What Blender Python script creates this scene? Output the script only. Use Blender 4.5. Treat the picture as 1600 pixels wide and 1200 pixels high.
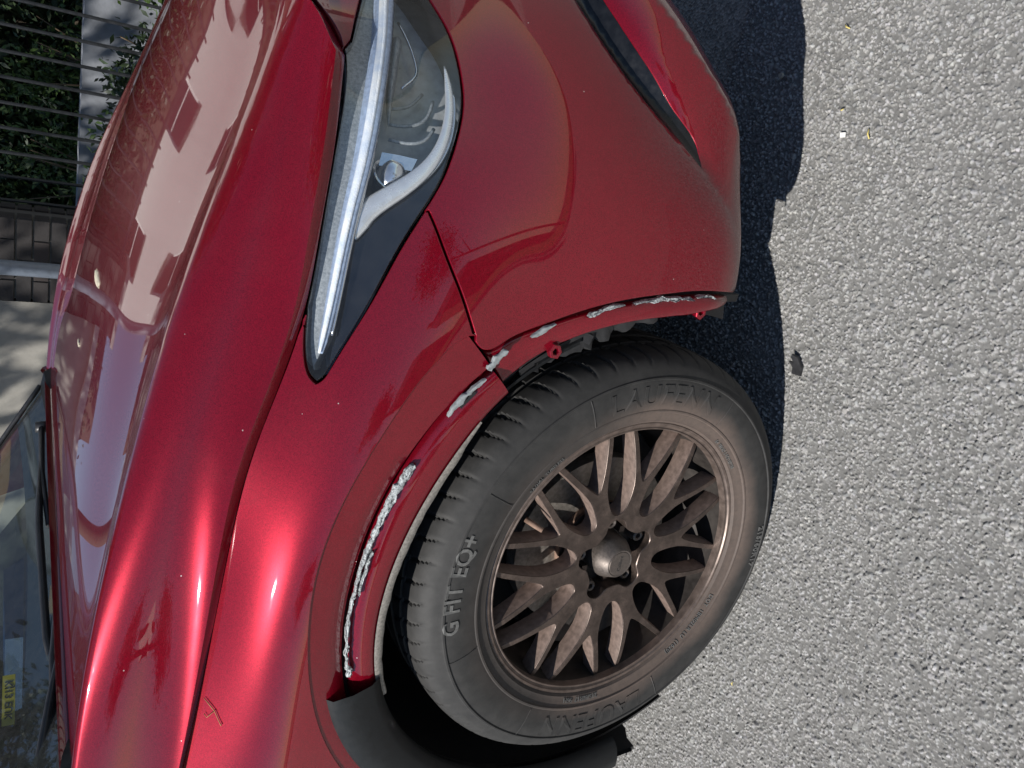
import bpy, math, random
import numpy as np
from mathutils import Matrix, Vector
from mathutils.geometry import delaunay_2d_cdt
random.seed(7); RNG=np.random.default_rng(7)
for o in list(bpy.data.objects): bpy.data.objects.remove(o)
SC=bpy.context.scene; COL=SC.collection
R=math.radians
# ------------------------------------------------------------------ camera (phone held upright, picture stored on its side)
cd=bpy.data.cameras.new('camera'); cam=bpy.data.objects.new('camera',cd); COL.objects.link(cam); SC.camera=cam
cd.sensor_fit='HORIZONTAL'; cd.sensor_width=36; cd.lens=27.0; cd.clip_start=.02; cd.clip_end=400
_rt=Vector((.91982,.39213,.01295)); _dn=Vector((.22026,-.48878,-.84414)); _fw=Vector((-.32468,.77931,-.53596))
cam.matrix_world=Matrix(((_dn.x,_rt.x,-_fw.x,.6068),(_dn.y,_rt.y,-_fw.y,-1.6233),(_dn.z,_rt.z,-_fw.z,1.1217),(0,0,0,1)))
# ------------------------------------------------------------------ sky and sun
SUN=Vector((-.60,-.67,1.0)).normalized()          # towards the sun: behind the car, on the road side
W=bpy.data.worlds.new('World'); SC.world=W; W.use_nodes=True
nt=W.node_tree; bg=nt.nodes['Background']; sky=nt.nodes.new('ShaderNodeTexSky'); sky.sky_type='NISHITA'; sky.sun_disc=False
sky.sun_elevation=math.asin(SUN.z); sky.sun_rotation=math.atan2(SUN.x,SUN.y); sky.air_density=1.0; sky.dust_density=.15; sky.altitude=900; sky.ozone_density=1.0
nt.links.new(sky.outputs[0],bg.inputs[0]); bg.inputs[1].default_value=.075
sl=bpy.data.lights.new('sun','SUN'); sl.energy=5.0; sl.angle=R(.5); sl.color=(1,.97,.925)
so=bpy.data.objects.new('sun',sl); COL.objects.link(so); so.rotation_euler=SUN.to_track_quat('Z','Y').to_euler(); so.location=(-4,-6,9)
SC.view_settings.view_transform='Standard'; SC.view_settings.look='None'; SC.view_settings.gamma=1; SC.view_settings.exposure=0.36
SC.render.engine='CYCLES'; SC.cycles.use_denoising=True; SC.cycles.max_bounces=10; SC.cycles.transparent_max_bounces=12
# ------------------------------------------------------------------ materials
def sset(b,**k):
    for n,v in k.items():
        b.inputs[n].default_value=v
class M:
    """procedural Principled material builder"""
    def __init__(s,name,base=(.5,.5,.5),rough=.5,metal=0,**k):
        s.m=bpy.data.materials.new(name); s.m.use_nodes=True; s.nt=s.m.node_tree; s.b=s.nt.nodes['Principled BSDF']
        s.b.inputs['Base Color'].default_value=(*base,1); s.b.inputs['Roughness'].default_value=rough; s.b.inputs['Metallic'].default_value=metal
        for n,v in k.items(): s.b.inputs[n.replace('_',' ')].default_value=v
        s.co=None
    def n(s,t,**k):
        x=s.nt.nodes.new('ShaderNode'+t)
        for a,v in k.items():
            if a[0].isupper(): x.inputs[a.replace('_',' ')].default_value=v
            else: setattr(x,a,v)
        return x
    def l(s,a,b): s.nt.links.new(a,b)
    def coord(s):
        if s.co is None: s.co=s.n('TexCoord')
        return s.co.outputs['Object']
    def noise(s,scale,detail=4,rough=.55,stretch=None):
        x=s.n('TexNoise',Scale=scale,Detail=detail,Roughness=rough)
        if stretch:
            mp=s.n('Mapping'); mp.inputs['Scale'].default_value=stretch; s.l(s.coord(),mp.inputs[0]); s.l(mp.outputs[0],x.inputs['Vector'])
        else: s.l(s.coord(),x.inputs['Vector'])
        return x.outputs['Fac']
    def vor(s,scale,feature='F1',out='Distance'):
        x=s.n('TexVoronoi',Scale=scale,feature=feature); s.l(s.coord(),x.inputs['Vector']); return x.outputs[out]
    def ramp(s,fac,stops):
        r=s.n('ValToRGB'); e=r.color_ramp.elements
        while len(e)<len(stops): e.new(.5)
        for i,(p,c) in enumerate(stops):
            e[i].position=p; e[i].color=(*c,1) if len(c)==3 else c
        s.l(fac,r.inputs[0]); return r.outputs[0]
    def mix(s,fac,a,b):
        x=s.n('Mix',data_type='RGBA')
        for v,i in ((fac,0),(a,6),(b,7)):
            if hasattr(v,'default_value') and hasattr(v,'links'): s.l(v,x.inputs[i])
            else: x.inputs[i].default_value=v if i==0 else (*v,1)
        return x.outputs[2]
    def math(s,op,a,b=0.0,c=None,clamp=False):
        x=s.n('Math',operation=op,use_clamp=clamp)
        for i,v in enumerate((a,b,c)):
            if v is None: continue
            if hasattr(v,'links'): s.l(v,x.inputs[i])
            else: x.inputs[i].default_value=v
        return x.outputs[0]
    def rng(s,v,a,b,c=0.,d=1.):
        x=s.n('MapRange'); x.inputs[1].default_value=a; x.inputs[2].default_value=b; x.inputs[3].default_value=c; x.inputs[4].default_value=d
        s.l(v,x.inputs[0]); return x.outputs[0]
    def base(s,c): s.l(c,s.b.inputs['Base Color']); return s
    def rgh(s,f): s.l(f,s.b.inputs['Roughness']); return s
    def bump(s,h,strength=.3,dist=.002,into='Normal'):
        x=s.n('Bump',Strength=strength,Distance=dist); s.l(h,x.inputs['Height']); s.l(x.outputs[0],s.b.inputs[into]); return s
MT={}
def var(name,base,rough,scale=60,amt=.15,bump=0,dist=.001,metal=0,rv=.08,**k):
    m=M(name,base,rough,metal,**k); f=m.noise(scale)
    lo=tuple(c*(1-amt) for c in base); hi=tuple(min(1,c*(1+amt)) for c in base)
    m.base(m.ramp(f,[(.3,lo),(.7,hi)])); m.rgh(m.rng(f,.3,.7,max(.02,rough-rv),min(1,rough+rv)))
    if bump: m.bump(m.noise(scale*4,6),bump,dist)
    MT[name]=m.m; return m
# car paint: metallic red under clear coat, dust along the lower edge, tiny stone chips
p=M('red_paint',(.30,.004,.012),.32,.62,Specular_IOR_Level=0.05,Coat_Weight=1.0,Coat_Roughness=.02,Coat_IOR=1.6,IOR=1.5)
geo=p.n('NewGeometry'); sep=p.n('SeparateXYZ'); p.l(geo.outputs['Position'],sep.inputs[0]); zz=sep.outputs[2]
fl=p.vor(1500,'F1','Color'); fsep=p.n('SeparateXYZ'); p.l(fl,fsep.inputs[0])
c=p.mix(p.rng(fsep.outputs[0],.0,1.,0,1),(.108,.0015,.0070),(.238,.0036,.0152))
big=p.noise(2.3,2); c=p.mix(p.rng(big,.3,.7,0,.25),c,(.135,.0018,.0083))
chipd=p.vor(46,'F1','Distance'); chipc=p.n('TexVoronoi',Scale=46.); p.l(p.coord(),chipc.inputs[0]); cs=p.n('SeparateXYZ'); p.l(chipc.outputs['Color'],cs.inputs[0])
chip=p.math('MULTIPLY',p.math('LESS_THAN',chipd,.045),p.math('GREATER_THAN',cs.outputs[0],.80))
c=p.mix(p.math('MULTIPLY',chip,.75),c,(.55,.45,.42))
dn=p.noise(330,6,.75); dustz=p.rng(zz,.325,.262,0,.8); dust=p.math('MULTIPLY',dustz,p.rng(dn,.32,.62,.1,.85),clamp=True)
film=p.math('MULTIPLY',p.rng(p.noise(9,5,.65),.45,.75,0,.035),p.rng(p.noise(300,2),.3,.7,.4,1.))
dust=p.math('MAXIMUM',dust,film,clamp=True)
c=p.mix(dust,c,(.21,.165,.135)); p.base(c)
p.l(p.rng(dust,0,1,.32,.0),p.b.inputs['Metallic']); p.l(p.rng(dust,.05,.8,1.,.05),p.b.inputs['Coat Weight'])
p.rgh(p.rng(dust,0,1,.32,.8))
scr=p.noise(26,3,.5,(1,9,6)); p.l(p.math('ADD',p.rng(scr,.4,.75,.012,.05),p.rng(dust,.02,.3,0,.25)),p.b.inputs['Coat Roughness'])
op=p.noise(190,2); p.bump(op,.0015,.0003,'Coat Normal'); MT['paint']=p.m
var('black_plastic',(.022,.022,.024),.45,90,.35,.25,.0006)
var('grey_plastic',(.0045,.0052,.006),.55,80,.3,.25,.0006,Specular_IOR_Level=.3)
var('blade_black',(.006,.0065,.008),.32,80,.3)
var('liner',(.012,.012,.013),.75,60,.4,.3,.001)
var('dark_inside',(.008,.008,.009),.8,30,.3)
var('gloss_black',(.006,.006,.007),.12,40,.3,Coat_Weight=1.0)
var('edge_seal',(.19,.175,.155),.7,300,.35,.6,.0008)
m=M('torn_foil',(.5,.52,.52),.5,.1); f=m.noise(330,6,.75); m.base(m.ramp(f,[(.36,(.010,.010,.011)),(.43,(.12,.125,.13)),(.5,(.33,.355,.36)),(.68,(.55,.575,.58))])); m.bump(m.noise(520,6,.7),.9,.0012); MT['foil']=m.m
var('sealant',(.235,.255,.258),.5,160,.3,.25,.0006)
m=M('tyre_rubber',(.03,.03,.03),.72); sx=m.n('SeparateXYZ'); m.l(m.coord(),sx.inputs[0])
rad=m.math('SQRT',m.math('ADD',m.math('POWER',sx.outputs[0],2.),m.math('POWER',sx.outputs[2],2.)))
df=m.math('MULTIPLY',m.rng(m.math('ADD',rad,m.rng(m.noise(9,3),.3,.7,-.008,.008)),.283,.258,0,1),m.rng(m.noise(120,6,.7),.25,.6,.62,1),clamp=True)
gray=m.ramp(m.noise(45,6,.65),[(.3,(.0135,.0130,.0125)),(.7,(.031,.0295,.028))])
fr=m.math('SUBTRACT',1.,m.rng(sx.outputs[2],.02,.12,0,.75))      # splash dust lies thickest away from the crown
m.base(m.mix(m.math('MULTIPLY',df,fr,clamp=True),gray,(.098,.072,.059))); m.bump(m.noise(700,4),.25,.0005); MT['tyre']=m.m
m=M('tyre_letter',(.03,.03,.03),.6); f=m.noise(220,5); m.base(m.ramp(f,[(.3,(.075,.074,.072)),(.7,(.13,.128,.122))])); MT['letter']=m.m
m=M('bronze_wheel',(.17,.135,.115),.36,.55); f=m.noise(55,5,.6); d=m.noise(420,4,.7); dd=m.math('MULTIPLY',m.rng(f,.35,.65,.25,1),m.rng(d,.3,.65,.3,1))
m.base(m.mix(m.rng(dd,0,1,.0,.55),(.080,.063,.055),(.145,.100,.080))); m.rgh(m.rng(dd,0,1,.28,.5)); m.l(m.rng(dd,0,1,.85,.4),m.b.inputs['Metallic']); m.bump(d,.15,.0004); MT['wheel']=m.m
var('lit_spoke_dust',(.150,.106,.087),.62,120,.3,.25,.0005,.15); var('wheel_lip',(.135,.102,.086),.42,70,.3,.12,.0004,.45)  # spoke sides: brake dust, lightened in colour to carry their sunlit look
var('cap_metal',(.12,.100,.088),.5,300,.2,.15,.0003,.6)
var('brake_disc',(.30,.27,.24),.5,160,.3,.2,.0004,.75)
var('shaded_barrel',(.026,.021,.018),.6,60,.4,.2,.0005,.2)  # rim barrel: colour darkened to stand for the shade inside the wheel
var('dark_steel',(.05,.045,.042),.6,90,.4,.3,.0006,.4)
var('rust_dust',(.20,.125,.09),.8,150,.3,.3,.0005)
var('chrome',(.78,.80,.83),.16,140,.06,0,metal=.9)
m=M('light_guide',(.78,.83,.90),.2,.0,Coat_Weight=1.0); f=m.noise(30,4,.6,(1,1,1)); m.base(m.ramp(f,[(.35,(.62,.70,.82)),(.55,(.86,.88,.90)),(.7,(.90,.90,.86))])); m.bump(m.vor(420),.35,.0008); MT['guide']=m.m
var('guide_base',(.42,.52,.70),.18,200,.2,.3,.0006,metal=.3,Coat_Weight=1.0)
m=M('lamp_bezel',(.22,.24,.26),.38,.25); f=m.noise(260,6,.7); m.base(m.ramp(f,[(.35,(.19,.21,.225)),(.65,(.37,.395,.41))])); m.bump(m.vor(420),.25,.0006); MT['bezel']=m.m
var('lamp_bowl',(.36,.365,.36),.35,60,.3,metal=.2)
var('satin_chrome',(.80,.81,.82),.24,90,.06,0,metal=.6)
def glass(name,tint,rough,film=0):
    m=M(name,tint,rough,0); m.b.inputs['Transmission Weight'].default_value=1.0; m.b.inputs['IOR'].default_value=1.45
    if film:
        d=m.n('BsdfDiffuse'); d.inputs[0].default_value=(.55,.55,.53,1); x=m.n('MixShader'); f=m.rng(m.noise(150,6,.7),.35,.75,film*.35,film*1.6)
        m.l(f,x.inputs[0]); m.l(m.b.outputs[0],x.inputs[1]); m.l(d.outputs[0],x.inputs[2]); m.l(x.outputs[0],m.nt.nodes['Material Output'].inputs[0])
    MT[name]=m.m; return m
def clear(name,tint,film,rough=.015):
    """thin clear sheet: sharp Fresnel reflection over a see-through tint, with a dusty film"""
    m=M(name,tint,rough); t=m.n('BsdfTransparent'); t.inputs[0].default_value=(*tint,1); g=m.n('BsdfGlossy'); g.inputs['Roughness'].default_value=rough
    lw=m.n('LayerWeight'); lw.inputs[0].default_value=.5; fz=m.math('ADD',m.math('MULTIPLY',m.math('POWER',lw.outputs['Facing'],5.0),.9),.055); a=m.n('MixShader'); m.l(fz,a.inputs[0]); m.l(t.outputs[0],a.inputs[1]); m.l(g.outputs[0],a.inputs[2])
    d=m.n('BsdfDiffuse'); d.inputs[0].default_value=(.5,.5,.48,1); b=m.n('MixShader'); m.l(m.rng(m.noise(45,7,.75),.3,.8,film*.4,film*1.7),b.inputs[0]); m.l(a.outputs[0],b.inputs[1]); m.l(d.outputs[0],b.inputs[2])
    m.l(b.outputs[0],m.nt.nodes['Material Output'].inputs[0]); MT[name]=m.m
clear('lamp_lens',(.95,.96,.97),.018); clear('windscreen_glass',(.60,.70,.66),.05); clear('side_glass',(.12,.14,.13),.02); clear('house_glass',(.25,.28,.3),.02)
# ------------------------------------------------------------------ helpers
def tag(o,label=None,cat=None,group=None,kind=None):
    for k,v in (('label',label),('category',cat),('group',group),('kind',kind)):
        if v: o[k]=v
    return o
def empty(name,loc=(0,0,0),rz=0):
    o=bpy.data.objects.new(name,None); COL.objects.link(o); o.location=loc; o.rotation_euler[2]=rz; o.empty_display_size=.1; return o
def obj(name,V,F,mat,parent=None,smooth=False,normals=None,loc=None,edges=None):
    me=bpy.data.meshes.new(name); me.from_pydata([tuple(map(float,v)) for v in V],edges or [],[tuple(int(i) for i in f) for f in F]); me.validate(clean_customdata=False)
    if smooth: me.polygons.foreach_set('use_smooth',[True]*len(me.polygons))
    if normals is not None and len(normals)==len(me.vertices): me.normals_split_custom_set_from_vertices([tuple(map(float,n)) for n in normals])
    if mat: me.materials.append(MT[mat] if isinstance(mat,str) else mat)
    me.update(); o=bpy.data.objects.new(name,me); COL.objects.link(o)
    if parent: o.parent=parent
    if loc is not None: o.location=loc
    return o
class MB:
    """collects simple solids into one mesh"""
    def __init__(s): s.V=[]; s.F=[]
    def add(s,V,F):
        k=len(s.V); s.V+= [tuple(v) for v in V]; s.F+=[tuple(i+k for i in f) for f in F]; return s
    def box(s,a,b,rz=0,c=None):
        x0,y0,z0=a; x1,y1,z1=b; V=[(x,y,z) for z in (z0,z1) for x,y in ((x0,y0),(x1,y0),(x1,y1),(x0,y1))]
        if rz:
            cx,cy=c or ((x0+x1)/2,(y0+y1)/2); V=[(cx+(x-cx)*math.cos(rz)-(y-cy)*math.sin(rz),cy+(x-cx)*math.sin(rz)+(y-cy)*math.cos(rz),z) for x,y,z in V]
        return s.add(V,[(0,3,2,1),(4,5,6,7),(0,1,5,4),(1,2,6,5),(2,3,7,6),(3,0,4,7)])
    def tube(s,path,rad,n=10,cap=True,flat=1.0,up=None):
        P=[Vector(p) for p in path]; k=len(P); rs=rad if hasattr(rad,'__len__') else [rad]*k; V=[];F=[]
        u=None
        for i in range(k):
            t=(P[min(i+1,k-1)]-P[max(i-1,0)]).normalized()
            if u is None: u=Vector(up) if up is not None else (Vector((0,0,1)) if abs(t.z)<.9 else Vector((1,0,0)))
            u=(u-t*u.dot(t)).normalized(); w=t.cross(u)
            for j in range(n):
                a=2*math.pi*j/n; V.append(P[i]+(u*math.cos(a)*flat+w*math.sin(a))*rs[i])
        for i in range(k-1):
            for j in range(n): F.append((i*n+j,i*n+(j+1)%n,(i+1)*n+(j+1)%n,(i+1)*n+j))
        if cap: F.append(tuple(range(n))[::-1]); F.append(tuple((k-1)*n+j for j in range(n)))
        return s.add(V,F)
    def lathe(s,prof,n=48,axis='y',closed=False):
        V=[];F=[];m=len(prof)
        for j in range(n):
            a=2*math.pi*j/n
            for r,y in prof: V.append((r*math.cos(a),y,r*math.sin(a)) if axis=='y' else (r*math.cos(a),r*math.sin(a),y))
        for j in range(n):
            for i in range(m-1 if not closed else m):
                i2=(i+1)%m; F.append((j*m+i,((j+1)%n)*m+i,((j+1)%n)*m+i2,j*m+i2))
        return s.add(V,F)
    def build(s,name,mat,parent=None,smooth=False,loc=None): return obj(name,s.V,s.F,mat,parent,smooth,loc=loc)
def autosmooth(o,ang=35):
    me=o.data; me.polygons.foreach_set('use_smooth',[True]*len(me.polygons)); me.set_sharp_from_angle(angle=R(ang)); return o
def copy_tree(o,parent=None):
    c=o.copy(); COL.objects.link(c)
    if parent is not None: c.parent=parent
    for ch in list(o.children): copy_tree(ch,c)
    return c
def loft(name,curves,mat,parent=None,smooth=True,ang=None,flip=False):
    C=[np.asarray(c,float) for c in curves]; n=len(C[0]); V=np.concatenate(C); F=[]
    for i in range(len(C)-1):
        for j in range(n-1):
            q=(i*n+j,i*n+j+1,(i+1)*n+j+1,(i+1)*n+j); F.append(q[::-1] if flip else q)
    o=obj(name,V,F,mat,parent,smooth)
    if ang: autosmooth(o,ang)
    return o

# ------------------------------------------------------------------ car skin: smooth surfaces through measured sections

def basis(t, q, deriv=False):
    """natural cubic spline basis: W with value(q) = W @ data(t)"""
    t=np.asarray(t,float); q=np.clip(np.asarray(q,float),t[0],t[-1]); n=len(t); h=np.diff(t)
    A=np.zeros((n,n)); B=np.zeros((n,n)); A[0,0]=A[-1,-1]=1
    for i in range(1,n-1):
        A[i,i-1]=h[i-1]; A[i,i]=2*(h[i-1]+h[i]); A[i,i+1]=h[i]
        B[i,i-1]=6/h[i-1]; B[i,i]=-6/h[i-1]-6/h[i]; B[i,i+1]=6/h[i]
    M=np.linalg.solve(A,B)
    k=np.clip(np.searchsorted(t,q,side='right')-1,0,n-2); r=np.arange(len(q))
    a=(t[k+1]-q)/h[k]; b=(q-t[k])/h[k]; I=np.eye(n)
    W=a[:,None]*I[k]+b[:,None]*I[k+1]+((a**3-a)[:,None]*M[k]+(b**3-b)[:,None]*M[k+1])*(h[k]**2/6)[:,None]
    if not deriv: return W
    D=(I[k+1]-I[k])/h[k][:,None]-((3*a*a-1)*h[k]/6)[:,None]*M[k]+((3*b*b-1)*h[k]/6)[:,None]*M[k+1]
    return W,D
class Surf:
    """bicubic surface through a grid G[row, station, xyz]"""
    def __init__(s,G):
        s.G=np.asarray(G,float)
        ds=np.linalg.norm(np.diff(s.G,axis=1),axis=2).mean(0); dh=np.linalg.norm(np.diff(s.G,axis=0),axis=2).mean(1)
        s.s=np.concatenate([[0],np.cumsum(ds)]); s.h=np.concatenate([[0],np.cumsum(dh)])
    def ev(s,sq,hq):
        Ws=basis(s.s,sq); Wh=basis(s.h,hq)
        return np.einsum('qs,qh,hsc->qc',Ws,Wh,s.G,optimize=True)
    def evn(s,sq,hq):
        Ws,Ds=basis(s.s,sq,True); Wh,Dh=basis(s.h,hq,True)
        P=np.einsum('qs,qh,hsc->qc',Ws,Wh,s.G,optimize=True)
        n=np.cross(np.einsum('qs,qh,hsc->qc',Ds,Wh,s.G,optimize=True),np.einsum('qs,qh,hsc->qc',Ws,Dh,s.G,optimize=True))
        return P,n/np.maximum(np.linalg.norm(n,axis=1,keepdims=True),1e-9)
# ---- lower body: fender, headlamp and bumper skin, right side. rows bottom -> top, stations rear -> front centre
_X=[-1.3,-.85,-.45,-.18,.03,.19,.32,.43]
def _r(side,front): return [tuple(p) for p in side]+[tuple(p) for p in front]
A_rows=[
 # underside
 _r([(-1.3,-.80,.20),(-.85,-.80,.20),(-.45,-.81,.20),(-.18,-.81,.20),(.03,-.81,.20),(.19,-.82,.21),(.32,-.83,.22),(.42,-.825,.225)],
    [(.51,-.80,.225),(.572,-.74,.225),(.628,-.668,.235),(.686,-.588,.25),(.744,-.46,.26),(.788,-.26,.26),(.80,0,.26)]),
 _r([(-1.3,-.835,.26),(-.85,-.835,.26),(-.45,-.845,.26),(-.18,-.85,.265),(.03,-.86,.27),(.19,-.87,.27),(.32,-.88,.27),(.43,-.877,.272)],
    [(.525,-.851,.272),(.604,-.784,.275),(.660,-.708,.285),(.722,-.628,.305),(.788,-.485,.315),(.835,-.27,.32),(.847,0,.32)]),
 _r([(-1.3,-.865,.36),(-.85,-.865,.36),(-.45,-.87,.36),(-.18,-.875,.36),(.03,-.88,.36),(.19,-.885,.36),(.32,-.895,.36),(.43,-.896,.36)],
    [(.538,-.873,.36),(.624,-.809,.36),(.696,-.738,.365),(.762,-.653,.375),(.828,-.502,.38),(.873,-.277,.38),(.885,0,.38)]),
 _r([(-1.3,-.872,.50),(-.85,-.875,.50),(-.45,-.88,.50),(-.18,-.888,.50),(.03,-.888,.50),(.19,-.888,.50),(.32,-.895,.49),(.432,-.893,.49)],
    [(.537,-.865,.49),(.632,-.808,.49),(.711,-.740,.49),(.783,-.652,.49),(.848,-.495,.49),(.893,-.27,.49),(.905,0,.49)]),
 _r([(-1.3,-.872,.66),(-.85,-.878,.66),(-.45,-.885,.66),(-.18,-.892,.66),(.03,-.892,.66),(.19,-.89,.65),(.32,-.884,.62),(.430,-.867,.61)],
    [(.531,-.831,.605),(.622,-.774,.60),(.70,-.706,.60),(.77,-.619,.60),(.845,-.475,.60),(.888,-.26,.60),(.90,0,.60)]),
 _r([(-1.3,-.872,.77),(-.85,-.88,.78),(-.45,-.888,.79),(-.18,-.893,.80),(.03,-.892,.80),(.19,-.884,.775),(.32,-.866,.735),(.427,-.838,.71)],
    [(.527,-.796,.695),(.611,-.740,.685),(.687,-.672,.685),(.755,-.588,.685),(.835,-.455,.69),(.878,-.25,.69),(.89,0,.69)]),
 _r([(-1.3,-.858,.885),(-.85,-.863,.88),(-.45,-.868,.878),(-.18,-.872,.872),(.03,-.868,.866),(.19,-.853,.842),(.32,-.830,.812),(.428,-.800,.79)],
    [(.526,-.764,.773),(.611,-.713,.762),(.682,-.646,.765),(.745,-.567,.77),(.82,-.44,.775),(.862,-.245,.78),(.875,0,.785)]),
 _r([(-1.3,-.825,.97),(-.85,-.823,.962),(-.45,-.821,.953),(-.18,-.82,.930),(.03,-.819,.914),(.19,-.812,.893),(.32,-.795,.857),(.43,-.775,.842)],
    [(.53,-.742,.828),(.628,-.692,.815),(.672,-.628,.829),(.70,-.56,.841),(.757,-.42,.853),(.80,-.24,.862),(.82,0,.865)]),
]
A=Surf(A_rows)
# ---- bonnet, right half: rows from shut line to centre, stations rear -> front
_st=[-.46,-.25,-.08,.08,.22,.34,.45,.55,.64]
def _interp(x,xs,ys): return np.interp(x,xs,ys)
ridge_x=[-.46,-.3,-.2,-.1,0,.1,.2,.3,.4,.5,.6,.7]
ridge_y=[.800,.788,.778,.765,.750,.730,.702,.672,.641,.612,.585,.558]
ridge_z=[1.073,1.060,1.053,1.046,1.032,1.013,.990,.965,.936,.905,.873,.841]
_rn=12
_ridge_zf=[1.071,1.064,1.058,1.047,1.033,1.014,.993,.967,.936,.903,.872,.844]
_in_x=[-.46,-.3,-.2,-.1,0,.1,.2,.3,.4,.5,.6,.7,.76]
_in_y=[.712,.695,.675,.65,.62,.585,.552,.527,.505,.484,.455,.42,.40]
_in_z=[1.064,1.056,1.048,1.035,1.020,1.004,.985,.963,.937,.910,.880,.850,.832]
def _top(x):   # shut line y,z against x (top row of A, side part)
    r=np.array(A_rows[-1])[:10]; return np.interp(x,r[:,0],r[:,1]),np.interp(x,r[:,0],r[:,2])
def _sm(xs,ys,x): return basis(xs,[x])[0]@np.asarray(ys)
def bonnet_grid():
    U=np.linspace(0,1,11)
    tt=[(0,0),(.10,.24),(.30,.47),(.47,.57),(.62,.62),(.80,.72),(.93,.86),(1,1)]   # (height, inboard) share from shut line up to ridge
    rows=[]
    _ty=[p[1] for p in A_rows[-1][9:]]; _tx=[p[0] for p in A_rows[-1][9:]]
    for t,l in tt:
        xr=-.30-.075*t; xf=.626+(.70-.626)*t**1.2; row=[]
        for _k in range(6):
            ys=_sm([p[0] for p in A_rows[-1][:10]],[p[1] for p in A_rows[-1][:10]],xf); yr=-_sm(ridge_x,ridge_y,min(xf,.70)); xf=float(np.interp(ys+(yr-ys)*l,_ty,_tx))-.003
        for u in U:
            x=xr+(xf-xr)*u
            ys=_sm([p[0] for p in A_rows[-1][:10]],[p[1] for p in A_rows[-1][:10]],x); zs=_sm([p[0] for p in A_rows[-1][:10]],[p[2] for p in A_rows[-1][:10]],x)
            yr=-_sm(ridge_x,ridge_y,x); zr=_sm(ridge_x,_ridge_zf,x)
            # the front lip of the bonnet drops a little
            row.append((x,ys+(yr-ys)*l,zs+(zr-zs)*t))
        rows.append(row)
    for k,(w,xr,xf) in enumerate([(.30,-.375,.712),(1,-.372,.742),(1.35,-.372,.772),(1.75,-.375,.805),(2,-.376,.815)]):
        row=[]
        for u in U:
            x=xr+(xf-xr)*u; xx=min(x,.70); 
            yr=_sm(ridge_x,ridge_y,xx); zr=_sm(ridge_x,_ridge_zf,xx); yi=_sm(_in_x,_in_y,x); zi=_sm(_in_x,_in_z,x)
            if w<=1:
                s=w*w*(3-2*w) if w<1 else 1
                row.append((x,-(yr+(yi-yr)*w),zr+(zi-zr)*(.25 if w<1 else 1)))
            else:
                v=w-1; y=yi*(1-v); rise=.001+.030*max(0,min(1,(x+.35)/1.1))
                row.append((x,-y,zi+rise*(1-(1-v)**2)))
        rows.append(row)
    return np.array(rows)
B=Surf(bonnet_grid())
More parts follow.
